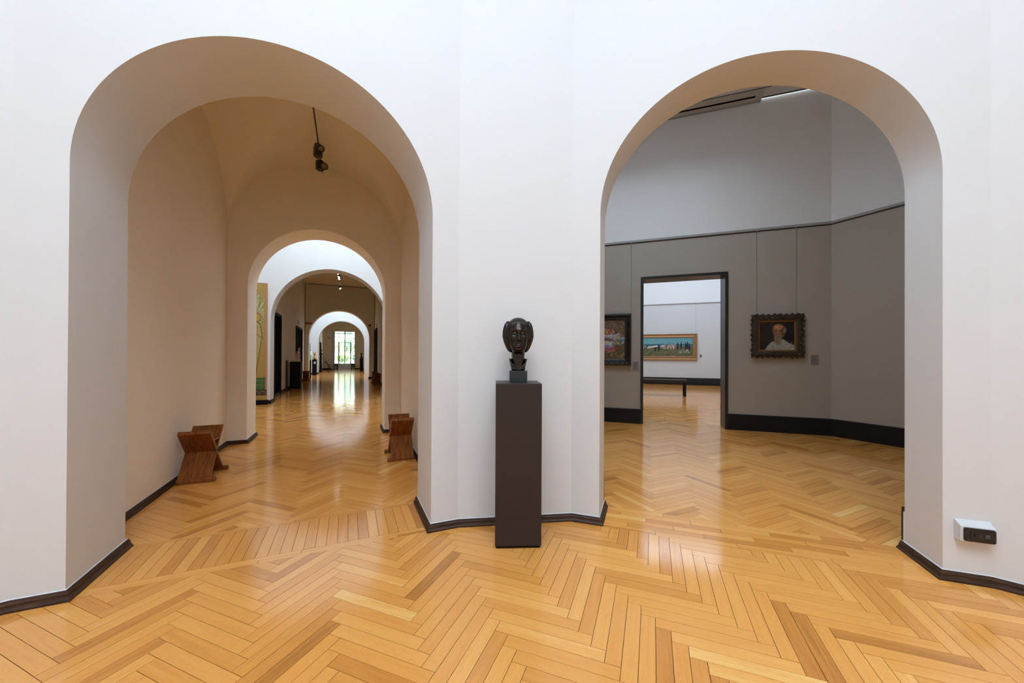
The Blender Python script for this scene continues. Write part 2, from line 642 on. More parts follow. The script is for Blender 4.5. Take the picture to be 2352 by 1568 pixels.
def plank_arrays(pl):
    poly, o, dr = pl
    n = len(poly)
    cx = sum(p[0] for p in poly) / n
    cy = sum(p[1] for p in poly) / n
    hx = max(abs(p[0] - cx) for p in poly)
    hy = max(abs(p[1] - cy) for p in poly)
    tx, ty = random.gauss(0, min(0.0011, 0.0002 / hx)), random.gauss(0, min(0.0011, 0.0002 / hy))
    dz = random.uniform(-0.0004, 0.0003)
    top = [(p[0], p[1], dz + (p[0] - cx) * tx + (p[1] - cy) * ty) for p in poly]
    bot = [(p[0], p[1], -0.006) for p in poly]
    f = [tuple(range(n))] + [(i, i + n, (i + 1) % n + n, (i + 1) % n) for i in range(n)]
    uv = [((p[0] - o[0]) * dr[0] + (p[1] - o[1]) * dr[1], -(p[0] - o[0]) * dr[1] + (p[1] - o[1]) * dr[0]) for p in poly]
    t = min(1, max(0, random.gauss(0.54, 0.155)))
    if random.random() < 0.06:
        t = random.uniform(0.1, 0.28)
    return top + bot, f, uv + uv, (t, random.random(), random.random())


def plank_mesh(name, pls):
    V, F, UV, C = [], [], [], []
    for pl in pls:
        v, f, uv, c = plank_arrays(pl)
        b = len(V)
        V += v
        F += [tuple(i + b for i in q) for q in f]
        UV += uv
        C += [c] * len(f)
    me = bpy.data.meshes.new(name)
    me.from_pydata(V, [], F)
    lay = me.uv_layers.new(name='grain')
    li = np.zeros(len(me.loops), dtype=np.int32)
    me.loops.foreach_get('vertex_index', li)
    lay.data.foreach_set('uv', np.array(UV, dtype=np.float32)[li].ravel())
    at = me.attributes.new('pc', 'FLOAT_COLOR', 'FACE')
    at.data.foreach_set('color', np.array([c + (1.0,) for c in C], dtype=np.float32).ravel())
    me.materials.append(M_FLOOR)
    return me


def lay_floor(slab, pls, frame, nmax, rz):
    """the nmax planks nearest the viewer become parts of their own, the rest one mesh"""
    def key(pl):
        p = pl[0]
        u = sum(q[0] for q in p) / len(p)
        d = sum(q[1] for q in p) / len(p)
        X, Y = frame(u, d)
        vis = Y > 1.40 and abs(X) < 1.5 * Y + 0.3
        return (not vis, math.hypot(X, Y))
    pls = sorted(pls, key=key)
    nv = sum(1 for p in pls if not key(p)[0])
    k = min(nmax, nv)
    for pl in pls[:k]:
        o = bpy.data.objects.new('plank', plank_mesh('plank', [pl]))
        COL.objects.link(o)
        o.parent = slab
    if pls[k:]:
        o = bpy.data.objects.new('parquet', plank_mesh('parquet', pls[k:]))
        COL.objects.link(o)
        o.parent = slab
        o['kind'] = 'stuff'


# ------------------------------------------------------------------ plan
UA, RA, ZA, EA = -0.4177, 1.0235, 2.4642, 1.017        # arches 1 and 2 of the left gallery
D1, D1B, D2, D2B = 2.908, 3.513, 6.933, 7.548
UH, RH, ZH = -0.428, 1.577, 2.375                      # the wider arches farther on
D3, D3B, D4, D4B, D5, D5B, D6 = 12.243, 12.828, 23.30, 23.88, 30.567, 31.15, 40.25
UB, RB, ZB, EB = 0.7055, 1.0582, 2.5578, 1.0261        # arch of the right gallery
DR, DRB, DR2 = 3.102, 3.4626, 8.04
RZL, RZR = -AL, -AR

VLL, VML = WL(-1.656, D1), WL(0.822, D1)
VMR, VRR = WR(-0.585, DR), WR(1.985, DR)


def rot(p, deg):
    a = math.radians(deg)
    x, y = p[0] - ROOM_C[0], p[1] - ROOM_C[1]
    return (ROOM_C[0] + x * math.cos(a) - y * math.sin(a), ROOM_C[1] + x * math.sin(a) + y * math.cos(a))


PLAN = [VLL, VML, VMR, VRR]
for k in range(1, 7):
    PLAN += [rot(VMR, -45.0 * k - 0.0), rot(VRR, -45.0 * k)]
HA = 6.5

# rotunda walls
mb = arch_wall(MB(), -1.656 - 0.15, 0.822 + 0.13, HA, D1, D1B, UA, RA, ZA, EA)
struct(mb.build('wall_left', M_WHITE, rz=RZL), 'white plaster wall pierced by the tall left arch')
mb = arch_wall(MB(), -0.585 - 0.12, 1.985 + 0.15, HA, DR, DRB, UB, RB, ZB, EB)
struct(mb.build('wall_right', M_WHITE, rz=RZR), 'white plaster wall pierced by the right arch')


def slab(mb, a, b, t, z0, z1, ext=0.12):
    dx, dy = b[0] - a[0], b[1] - a[1]
    l = math.hypot(dx, dy)
    ex, ey = dx / l, dy / l
    nx, ny = -ey, ex            # outside is on the left of the clockwise plan
    a2 = (a[0] - ex * ext, a[1] - ey * ext)
    b2 = (b[0] + ex * ext, b[1] + ey * ext)
    return mb.prism([a2, b2, (b2[0] + nx * t, b2[1] + ny * t), (a2[0] + nx * t, a2[1] + ny * t)], z0, z1)


struct(slab(MB(), VML, VMR, 0.25, 0, HA, 0.0).build('wall_middle', M_WHITE), 'narrow white wall behind the bronze bust')
struct(slab(MB(), VRR, PLAN[4], 0.25, 0, HA, 0.1).build('wall_corner_right', M_WHITE), 'narrow white wall at the right edge')
mb = MB()
for i in range(4, len(PLAN)):
    slab(mb, PLAN[i], PLAN[(i + 1) % len(PLAN)], 0.25, 0, HA, 0.1)
struct(mb.build('wall_rear', M_WHITE), 'white rotunda walls around the viewer')
# ceiling with its skylight well
mb = MB()
n = len(PLAN)
inner = [(SKC[0] + (p[0] - ROOM_C[0]) * 0.58, SKC[1] + (p[1] - ROOM_C[1]) * 0.58) for p in PLAN]
outer = [(ROOM_C[0] + (p[0] - ROOM_C[0]) * 1.1, ROOM_C[1] + (p[1] - ROOM_C[1]) * 1.1) for p in PLAN]
for i in range(n):
    j = (i + 1) % n
    mb.prism([outer[i], outer[j], inner[j], inner[i]], HA - 0.02, HA + 0.2)
    a, b = inner[i], inner[j]
    c = (SKC[0] + (a[0] - SKC[0]) * 1.05, SKC[1] + (a[1] - SKC[1]) * 1.05)
    d = (SKC[0] + (b[0] - SKC[0]) * 1.05, SKC[1] + (b[1] - SKC[1]) * 1.05)
    mb.prism([a, b, d, c], HA - 0.02, 7.1)
mb.prism([(p[0], p[1]) for p in outer], 7.02, 7.12)
struct(mb.build('ceiling', M_WHITE), 'white rotunda ceiling with a skylight well')

# first bay of the left gallery: side walls, groin vault
struct(MB().box(-2.0, -1.70, 3.30, 7.2, 0, 5.2).build('wall_bay_left', M_BOUNCEWHITE, rz=RZL), 'white side wall of the vaulted bay, left')
struct(MB().box(0.865, 1.02, 3.45, 7.2, 0, 5.2).build('wall_bay_right', M_BOUNCEWHITE, rz=RZL), 'white side wall of the vaulted bay, right')
mb = arch_wall(MB(), -4.6, 3.5, 6.4, D2, D2B, UA, RA, ZA, EA)
struct(mb.build('wall_bay_end', M_BOUNCEWHITE, rz=RZL), 'white wall with the second arch of the gallery')
Z0, HV = 3.22, 1.34
uc, hw = (-1.70 + 0.865) / 2, (1.70 + 0.865) / 2
dc, hd = (D1B + D2) / 2, (D2 - D1B) / 2
nn = 64
# sample denser near the springing so the curves stay smooth
par = [math.sin((i / nn - 0.5) * math.pi) for i in range(nn + 1)]
gv = {}
mb = MB()
vv, ff = [], []
for i, a in enumerate(par):
    for j, b in enumerate(par):
        z = Z0 + HV * max(math.sqrt(max(0, 1 - a * a)), math.sqrt(max(0, 1 - b * b)))
        vv.append((uc + hw * a * 1.004, dc + hd * b * 1.002, z))
for i in range(nn):
    for j in range(nn):
        q = [i * (nn + 1) + j, (i + 1) * (nn + 1) + j, (i + 1) * (nn + 1) + j + 1, i * (nn + 1) + j + 1]
        # split each cell along the diagonal the groin runs on
        if (i < nn / 2) == (j < nn / 2):
            ff += [(q[0], q[1], q[2]), (q[0], q[2], q[3])]
        else:
            ff += [(q[0], q[1], q[3]), (q[1], q[2], q[3])]
mb.add(vv, ff)
vault = mb.build('ceiling_vault', M_BOUNCEWHITE, rz=RZL, smooth=10)
struct(vault, 'white groin vault over the first bay')
mb = MB().box(-2.2, 1.3, 3.2, 7.4, 5.1, 5.2)
struct(mb.build('ceiling_bay_cover', M_WHITE, rz=RZL), 'roof slab above the vaulted bay')

# second room (bright)
mb = arch_wall(MB(), -4.6, 3.5, 6.4, D3, D3B, UH, RH, ZH, RH)
struct(mb.build('wall_second_room_end', M_WHITE, rz=RZL), 'bright white wall with the wide third arch')
struct(MB().box(-4.6, -4.3, D2B - .1, D3 + .1, 0, 6.4).build('wall_second_room_left', M_WHITE, rz=RZL), 'white side wall of the second room, left')
struct(MB().box(3.2, 3.5, D2B - .1, D3 + .1, 0, 6.4).build('wall_second_room_right', M_WHITE, rz=RZL), 'white side wall of the second room, right')


def ceil_with_well(name, x0, x1, y0, y1, z, wx0, wx1, wy0, wy1, top, rz, material, label, t=0.15):
    mb = MB()
    mb.box(x0, x1, y0, wy0, z, z + t)
    mb.box(x0, x1, wy1, y1, z, z + t)
    mb.box(x0, wx0, wy0, wy1, z, z + t)
    mb.box(wx1, x1, wy0, wy1, z, z + t)
    mb.box(wx0 - .1, wx0, wy0 - .1, wy1 + .1, z, top)
    mb.box(wx1, wx1 + .1, wy0 - .1, wy1 + .1, z, top)
    mb.box(wx0, wx1, wy0 - .1, wy0, z, top)
    mb.box(wx0, wx1, wy1, wy1 + .1, z, top)
    mb.box(wx0 - .1, wx1 + .1, wy0 - .1, wy1 + .1, top, top + .08)
    return struct(mb.build(name, material, rz=rz), label)


ceil_with_well('ceiling_second_room', -4.7, 3.6, D2B - .1, D3 + .1, 6.3, -2.7, 1.9, 8.3, 11.7, 6.8, RZL, M_WHITE, 'skylit ceiling of the second room')

# the hall between the third and fourth arches
HU0, HU1, HZ = -2.21, 1.45, 5.37
struct(MB().box(HU0 - .3, HU0, D3B - .2, D4 + .2, 0, 5.6).build('wall_hall_left', M_BOUNCEWHITE, rz=RZL), 'hall side wall with two black doors')
struct(MB().box(HU1, HU1 + .3, D3B - .2, D4 + .2, 0, 5.6).build('wall_hall_right', M_BOUNCEWHITE, rz=RZL), 'hall side wall with one black door')
struct(MB().box(HU0 - .3, HU1 + .3, D3B - .2, D4 + .3, HZ, HZ + .2).build('ceiling_hall', M_BOUNCEWHITE, rz=RZL), 'flat hall ceiling carrying the lamp track')
mb = arch_wall(MB(), -4.4, 3.4, 6.4, D4, D4B, UH, RH, ZH, RH)
struct(mb.build('wall_hall_end', M_BOUNCEWHITE, rz=RZL), 'hall end wall with the fourth arch')
g = MB()
g.box(HU0 + .004, HU0 + .022, D4 - .010, D4 - .002, .1, HZ)
g.box(HU1 - .022, HU1 - .004, D4 - .010, D4 - .002, .1, HZ)
g.box(HU0 + .004, HU1 - .004, D4 - .010, D4 - .002, HZ - .022, HZ - .002)
struct(g.build('trim_5', mat('dark_shadow_gap', (0.05, 0.035, 0.025), 0.8), rz=RZL), 'thin dark joint round the hall end wall')
# fourth room (bright)
mb = arch_wall(MB(), -4.4, 3.4, 6.4, D5, D5B, UH, RH, ZH, RH)
struct(mb.build('wall_fourth_room_end', M_WHITE, rz=RZL), 'bright white wall with the fifth arch')
struct(MB().box(-4.4, -4.1, D4B - .1, D5 + .1, 0, 6.4).build('wall_fourth_room_left', M_WHITE, rz=RZL), 'white side wall of the fourth room, left')
struct(MB().box(3.1, 3.4, D4B - .1, D5 + .1, 0, 6.4).build('wall_fourth_room_right', M_WHITE, rz=RZL), 'white side wall of the fourth room, right')
ceil_with_well('ceiling_fourth_room', -4.5, 3.5, D4B - .1, D5 + .1, 6.3, -2.5, 1.7, 24.9, 29.7, 6.8, RZL, M_WHITE, 'skylit ceiling of the fourth room')
# last hall and its glazed end wall
struct(MB().box(HU0 - .3, HU0, D5B - .2, D6 + .3, 0, 5.6).build('wall_last_hall_left', M_BOUNCEWHITE, rz=RZL), 'side wall of the last hall, left')
struct(MB().box(HU1, HU1 + .3, D5B - .2, D6 + .3, 0, 5.6).build('wall_last_hall_right', M_BOUNCEWHITE, rz=RZL), 'side wall of the last hall, right')
struct(MB().box(HU0 - .3, HU1 + .3, D5B - .2, D6 + .4, HZ, HZ + .2).build('ceiling_last_hall', M_BOUNCEWHITE, rz=RZL), 'flat ceiling of the last hall')
OU0, OU1, OZ0, OZ1 = -1.26, 0.66, 0.54, 3.76
mb = MB()
mb.box(HU0 - .2, OU0, D6, D6 + .3, 0, 5.5)
mb.box(OU1, HU1 + .2, D6, D6 + .3, 0, 5.5)
mb.box(OU0, OU1, D6, D6 + .3, OZ1, 5.5)
mb.box(OU0, OU1, D6, D6 + .3, 0, OZ0)
struct(mb.build('wall_last_hall_end', M_BOUNCEWHITE, rz=RZL), 'end wall around the glazed garden door')

# right gallery: grey room
BU0, BU1 = -1.45, 4.25
CH = 1.15
mb = MB()
mb.box(BU0 - .2, -0.088 + .03, DR2, DR2 + .32, 0, 6.5)
mb.box(1.491 - .03, 3.1, DR2, DR2 + .32, 0, 6.5)
mb.box(-0.088 + .03, 1.491 - .03, DR2, DR2 + .32, 3.02 - .03, 6.5)
struct(mb.build('wall_grey_room_end', M_GREY, rz=RZR), 'taupe wall with the doorway and portrait')
mb = MB().prism([(3.1, DR2), (3.1 + CH, DR2 - CH), (3.1 + CH + .25, DR2 - CH + .1), (3.1 + .1, DR2 + .32), (3.1, DR2 + .32)], 0, 6.5)
struct(mb.build('wall_grey_room_corner', M_GREY, rz=RZR), 'angled taupe wall at the right of the grey room')
struct(MB().box(BU1, BU1 + .2, DRB - .1, DR2 - CH + .1, 0, 6.5).build('wall_grey_room_right', M_GREY, rz=RZR), 'side wall of the grey room, right')
struct(MB().box(BU0 - .2, BU0, DRB - .1, DR2 + .1, 0, 6.5).build('wall_grey_room_left', M_GREY, rz=RZR), 'side wall of the grey room, left')
mb = MB().box(BU0 - .1, -0.66, DRB - .12, DRB, 0, 6.5).box(2.05, BU1 + .1, DRB - .12, DRB, 0, 6.5)
struct(mb.build('wall_grey_room_near', M_GREY, rz=RZR), 'near wall of the grey room beside the arch')
# ceiling of the grey room: slabs round a deep light well, a slit along the far wall
mb = MB()
WX0, WX1, WY0, WY1 = -0.9, 0.9, 4.4, 6.2
YC = 7.985
mb.box(BU0 - .1, BU1 + .1, DRB - .1, WY0, 6.2, 6.35)
mb.box(BU0 - .1, BU1 + .1, WY1, YC, 6.2, 6.35)
mb.box(BU0 - .1, WX0, WY0, WY1, 6.2, 6.35)
mb.box(WX1, BU1 + .1, WY0, WY1, 6.2, 6.35)
mb.box(BU0 - .1, 3.3, YC - .02, DR2 + .1, 6.42, 6.5)
mb.box(BU0 - .1, BU1 + .1, YC - .04, YC, 6.2, 6.48)
struct(mb.build('ceiling_grey_room', M_WHITE, rz=RZR), 'ceiling of the grey room with its light well')
mb = MB()  # unseen dark lining, added to keep bounced light off the upper wall
mb.box(WX0 - .1, WX0, WY0 - .1, WY1 + .1, 6.19, 7.15)
mb.box(WX1, WX1 + .1, WY0 - .1, WY1 + .1, 6.19, 7.15)
mb.box(WX0, WX1, WY0 - .1, WY0, 6.19, 7.15)
mb.box(WX0, WX1, WY1, WY1 + .1, 6.19, 7.15)
mb.box(WX0 - .1, WX1 + .1, WY0 - .1, WY1 + .1, 7.15, 7.23)
struct(mb.build('trim_4', mat('added_well_lining', (0.16, 0.15, 0.14), 0.8), rz=RZR), 'unseen dark lining added to cut bounced light in the grey room well')
o = MB().box(2.03, 3.05, YC + .004, DR2 - .004, 6.215, 6.222).build('window_1', M_GLASSDAY, rz=RZR)
struct(o, 'bright daylit roof slit along the grey room ceiling')

# far room seen through the doorway
CD = 20.0
struct(MB().box(-2.5, 3.38, CD, CD + .3, 0, 7.0).build('wall_far_room_end', M_CWALL, rz=RZR), 'pale wall with the wide seaside painting')
mb = MB().prism([(3.38, CD), (4.9, CD - 1.52), (5.1, CD - 1.4), (3.5, CD + .3), (3.38, CD + .3)], 0, 7.0)
struct(mb.build('wall_far_room_corner', M_CWALL, rz=RZR), 'angled pale wall of the far room')
struct(MB().box(4.9, 5.1, DR2 + .2, CD - 1.4, 0, 7.0).build('wall_far_room_right', M_CWALL, rz=RZR), 'side wall of the far room, right')
struct(MB().box(-2.5, -2.3, DR2 + .2, CD + .1, 0, 7.0).build('wall_far_room_left', M_CWALL, rz=RZR), 'side wall of the far room, left')
mb = MB().box(-2.5, -0.1, DR2 + .32, DR2 + .4, 0, 7.0).box(1.5, 5.0, DR2 + .32, DR2 + .4, 0, 7.0).box(-0.1, 1.5, DR2 + .32, DR2 + .4, 3.02, 7.0)
struct(mb.build('wall_far_room_near', M_CWALL, rz=RZR), 'near wall of the far room beside the doorway')
ceil_with_well('ceiling_far_room', -2.6, 5.2, DR2 + .2, CD + .3, 6.8, -1.2, 4.0, 9.8, 18.6, 7.2, RZR, M_WHITE, 'skylit ceiling of the far room')

# ------------------------------------------------------------------ floors
A_L = [((p[0] * math.cos(AL) - p[1] * math.sin(AL)), (p[0] * math.sin(AL) + p[1] * math.cos(AL))) for p in PLAN]   # plan in left-axis coordinates


def toL(p):
    return (p[0] * math.cos(AL) - p[1] * math.sin(AL), p[0] * math.sin(AL) + p[1] * math.cos(AL))


PL, PWD = 0.5374, 0.0725
ROWD = 3.06                                   # the rows along the right arch begin here (right-axis depth)
ruA, ruB = (math.cos(AL - AR), -math.sin(AL - AR))[0], 0
# rotunda
regA = ccw(A_L)
# leave out the strip the right threshold rows take
r0, r1 = toL(WR(-6, ROWD)), toL(WR(6, ROWD))
half = [r0, toL(WR(-6, -12)), toL(WR(6, -12)), r1]
regA2 = clip(regA, ccw(half))
planks = herring(regA2, PL, PWD, 0.735, 2.288)
# a sliver between the wall line and the threshold border of the left arch
planks += rows([(UA - RA, D1), (UA + RA, D1), (UA + RA, 2.945), (UA - RA, 2.945)], (UA - RA, D1), (1, 0), 0.9, 0.04, 1, 0.2)
# threshold of the left arch: border, planks set along the passage, border
uL, uR = UA - RA, UA + RA
planks += rows([(uL, 2.945), (uR, 2.945), (uR, 2.985), (uL, 2.985)], (uL, 2.945), (1, 0), 1.15, 0.04, 1, 0.4)
planks += rows([(uL, 3.50), (uR, 3.50), (uR, 3.54), (uL, 3.54)], (uL, 3.50), (1, 0), 1.05, 0.04, 1, 0.4)
nst = int((uR - uL) / PWD)
for i in range(nst + 1):
    a, b = uL + i * PWD, min(uL + (i + 1) * PWD, uR)
    if b - a > 0.01:
        planks.append(([(a + GAP, 2.985 + GAP), (b - GAP, 2.985 + GAP), (b - GAP, 3.50 - GAP), (a + GAP, 3.50 - GAP)], (a, 2.985), (0, 1)))
# rows along the right arch (right-axis coordinates turned into left-axis ones)
regT = [toL(WR(u, d)) for u, d in ((-0.585, ROWD), (1.985, ROWD), (1.985, DR), (UB + RB, DR), (UB + RB, 3.49), (UB - RB, 3.49), (UB - RB, DR), (-0.585, DR))]
e0 = toL(WR(0, 0))
e1 = toL(WR(1, 0))
dirR = (e1[0] - e0[0], e1[1] - e0[1])
regR1 = [toL(WR(u, d)) for u, d in ((-0.585, ROWD), (1.985, ROWD), (1.985, DR), (-0.585, DR))]
regR2 = [toL(WR(u, d)) for u, d in ((UB - RB, DR), (UB + RB, DR), (UB + RB, 3.49), (UB - RB, 3.49))]
nr = 6
wr = (3.49 - ROWD) / nr
for pl in rows([toL(WR(-2, ROWD)), toL(WR(4, ROWD)), toL(WR(4, 3.49)), toL(WR(-2, 3.49))], toL(WR(-1.6, ROWD)), dirR, 0.56, wr, nr, 0.21):
    for rg in (regR1, regR2):
        c = clip(ccw(pl[0]), ccw(rg))
        if len(c) >= 3 and area(c) > 0.0003:
            planks.append((c, pl[1], pl[2]))
sub = MB()
sub.prism([(p[0], p[1]) for p in regA], -0.12, -0.005)
sub.prism([(uL - .3, D1 - .02), (uR + .3, D1 - .02), (uR + .3, 3.54), (uL - .3, 3.54)], -0.12, -0.005)
sub.prism(ccw([toL(WR(u, d)) for u, d in ((UB - RB - .1, DR - .02), (UB + RB + .1, DR - .02), (UB + RB + .1, 3.49), (UB - RB - .1, 3.49))]), -0.12, -0.005)
fl = struct(sub.build('floor', M_JOINT, rz=RZL, weld=False), 'glossy oak herringbone parquet of the rotunda')
lay_floor(fl, planks, WL, 300, RZL)

# vaulted bay
fl = struct(MB().box(-1.72, 0.88, 3.54, D2B, -0.12, -0.005).build('floor', M_JOINT, rz=RZL), 'herringbone parquet of the vaulted bay')
planks = herring([(-1.70, 3.54), (0.865, 3.54), (0.865, D2), (-1.70, D2)], PL, PWD, 0.735, 2.25)
planks += herring([(uL, D2), (uR, D2), (uR, D2B), (uL, D2B)], PL, PWD, 0.735, 2.25)
lay_floor(fl, planks, WL, 300, RZL)
# rest of the left gallery: one joined parquet
fl = struct(MB().box(-4.4, 3.3, D2B, D6 + .1, -0.12, -0.005).build('floor', M_JOINT, rz=RZL), 'parquet running through the farther rooms of the left gallery')
pls = herring([(-2.6, D2B), (2.2, D2B), (2.2, D6), (-2.6, D6)], PL, PWD, 0.735, 2.27)
pls += herring([(-4.4, D2B), (-2.6, D2B), (-2.6, D3), (-4.4, D3)], PL, PWD, 0.735, 2.27)
pls += herring([(2.2, D2B), (3.3, D2B), (3.3, D3), (2.2, D3)], PL, PWD, 0.735, 2.27)
lay_floor(fl, pls, WL, 0, RZL)
# grey room and far room
fl = struct(MB().box(BU0, BU1, 3.49, DR2 + .1, -0.12, -0.005).build('floor', M_JOINT, rz=RZR), 'herringbone parquet of the grey room')
pls = herring([(BU0, 3.49), (BU1, 3.49), (BU1, DR2 - CH), (3.1, DR2), (BU0, DR2)], 0.527, PWD, 0.475, 3.0)
lay_floor(fl, pls, WR, 300, RZR)
fl = struct(MB().box(-2.4, 5.0, DR2 + .1, CD, -0.12, -0.005).build('floor', M_JOINT, rz=RZR), 'parquet of the far bright room')
pls = herring([(-0.058, DR2), (1.461, DR2), (1.461, DR2 + .4), (-0.058, DR2 + .4)], 0.527, PWD, 0.475, 3.0)
pls += herring([(-2.3, DR2 + .4), (4.9, DR2 + .4), (4.9, CD), (-2.3, CD)], 0.527, PWD, 0.475, 3.0)
lay_floor(fl, pls, WR, 0, RZR)

# ------------------------------------------------------------------ skirtings
def skirt(name, pts, prof, material, label, caulk=True, rz=0.0):
    o = struct(sweep(MB(), pts, prof).build(name, material, rz=rz, smooth=40), label)
    if caulk:
        c = sweep(MB(), pts, PROF_CAULK).build('caulk_line', M_CAULK, parent=o)
    return o


skirt('baseboard_left', [PLAN[-2], PLAN[-1], VLL, WL(uL, D1), WL(uL, D1B + .02)], PROF_A, M_SKIRT, 'dark wood skirting round the left pier')
skirt('baseboard_middle', [WL(uR, D1B + .02), WL(uR, D1), VML, VMR, WR(UB - RB, DR), WR(UB - RB, DRB + .02)], PROF_A, M_SKIRT, 'dark wood skirting round the middle pier')
skirt('baseboard_right', [WR(UB + RB, DRB + .02), WR(UB + RB, DR), VRR, PLAN[4], PLAN[5]], PROF_A, M_SKIRT, 'dark wood skirting round the right pier')
skirt('baseboard_bay_left', [WL(-1.70, D1B), WL(-1.70, D2), WL(uL, D2), WL(uL, D2B + .02)], PROF_A, M_SKIRT, 'dark skirting along the bay, left side')
skirt('baseboard_bay_right', [WL(uR, D2B + .02), WL(uR, D2), WL(0.865, D2), WL(0.865, D1B)], PROF_A, M_SKIRT, 'dark skirting along the bay, right side')
PROF_H = [(0, 0), (.03, 0), (.03, .09), (0, .1)]
skirt('baseboard_hall_left', [WL(-4.3, D3), WL(UH - RH, D3), WL(UH - RH, D3B), WL(HU0, D3B), WL(HU0, D4), WL(UH - RH, D4), WL(UH - RH, D4B)], PROF_H, M_BLACKSKIRT, 'black skirting of the hall, left side', False)
skirt('baseboard_hall_right', [WL(UH + RH, D4B), WL(UH + RH, D4), WL(HU1, D4), WL(HU1, D3B), WL(UH + RH, D3B), WL(UH + RH, D3)], PROF_H, M_BLACKSKIRT, 'black skirting of the hall, right side', False)
skirt('baseboard_last_left', [WL(-4.1, D5), WL(UH - RH, D5), WL(UH - RH, D5B), WL(HU0, D5B), WL(HU0, D6), WL(OU0 + .02, D6)], PROF_H, M_BLACKSKIRT, 'black skirting of the last hall, left side', False)
skirt('baseboard_last_right', [WL(OU1 - .02, D6), WL(HU1, D6), WL(HU1, D5B), WL(UH + RH, D5B), WL(UH + RH, D5)], PROF_H, M_BLACKSKIRT, 'black skirting of the last hall, right side', False)
skirt('baseboard_grey_left', [WR(UB - RB, DRB), WR(BU0, DRB), WR(BU0, DR2), WR(-0.088, DR2)], PROF_B, M_BLACKSKIRT, 'tall black skirting left of the doorway', False)
skirt('baseboard_grey_right', [WR(1.491, DR2), WR(3.1, DR2), WR(3.1 + CH, DR2 - CH), WR(BU1, DRB), WR(UB + RB, DRB)], PROF_B, M_BLACKSKIRT, 'tall black skirting right of the doorway', False)
PROF_C = [(0, 0), (.035, 0), (.035, .345), (.03, .354), (0, .354)]
skirt('baseboard_far', [WR(-2.3, DR2 + .4), WR(-2.3, CD), WR(3.38, CD), WR(4.9, CD - 1.52), WR(4.9, DR2 + .5)], PROF_C, M_BLACKSKIRT, 'tall black skirting of the far room', False)
# strip of torn caulk where the right jamb meets the grey room skirting
o = MB()
xx = UB + RB - 0.002
o.box(xx - .003, xx + .01, DRB - .002, DRB + .006, 0.02, 0.27)
struct(o.build('trim_3', M_CAULK, rz=RZR), 'torn white caulk on the jamb edge above the skirting')

# picture rails
PROF_RAIL = [(0, 3.752), (.022, 3.752), (.026, 3.762), (.026, 3.792), (.012, 3.80), (0, 3.80)]
o = struct(sweep(MB(), [WR(BU0, DRB), WR(BU0, DR2), WR(3.1, DR2), WR(3.1 + CH, DR2 - CH), WR(BU1, DRB)], PROF_RAIL).build('trim_1', M_RAIL), 'grey picture rail round the grey room')
sweep(MB(), [WR(BU0, DRB), WR(BU0, DR2), WR(3.1, DR2), WR(3.1 + CH, DR2 - CH), WR(BU1, DRB)], [(0, 3.735), (.010, 3.735), (.010, 3.754), (0, 3.754)]).build('shadow_line', M_RAILSHADE, parent=o)
PROF_RAIL2 = [(0, 4.0), (.03, 4.0), (.03, 4.045), (0, 4.05)]
struct(sweep(MB(), [WR(-2.3, DR2 + .4), WR(-2.3, CD), WR(3.38, CD), WR(4.9, CD - 1.52), WR(4.9, DR2 + .5)], PROF_RAIL2).build('trim_2', M_RAIL), 'grey picture rail in the far room')

# doorway lining of the grey room
dr = MB()
t = 0.05
for u0, u1 in ((-0.088, -0.088 + t), (1.491 - t, 1.491)):
    dr.box(u0, u1, DR2 - .035, DR2 + .43, 0, 3.02)
dr.box(-0.088 + t, 1.491 - t, DR2 - .035, DR2 + .43, 3.02 - t, 3.02)
struct(dr.build('door_1', M_METAL, rz=RZR, bevel=.002), 'doorway lined with dark metal in the taupe wall')

# ceiling air slot in the grey room
t = empty('air_diffuser', WR(1.2, 7.9) + (6.2,), RZR)
MB().box(-1.9, 0.82, -0.22, 0.135, -0.012, -0.002).build('panel', mat('beige_panel', (0.50, 0.46, 0.40), 0.6), t)
MB().box(-1.5, 0.70, -0.050, 0.0, -0.0135, -0.011).build('slot', M_DARKROOM, t)
MB().box(-1.9, 0.90, -0.232, -0.222, -0.006, -0.002).build('joint', M_DARKROOM, t)
MB().box(-1.7, 0.82, 0.115, 0.137, -0.034, -0.012).build('ledge', M_RAIL, t)
tag(t, 'long ceiling air diffuser with a black slot, above the taupe wall', 'air diffuser')

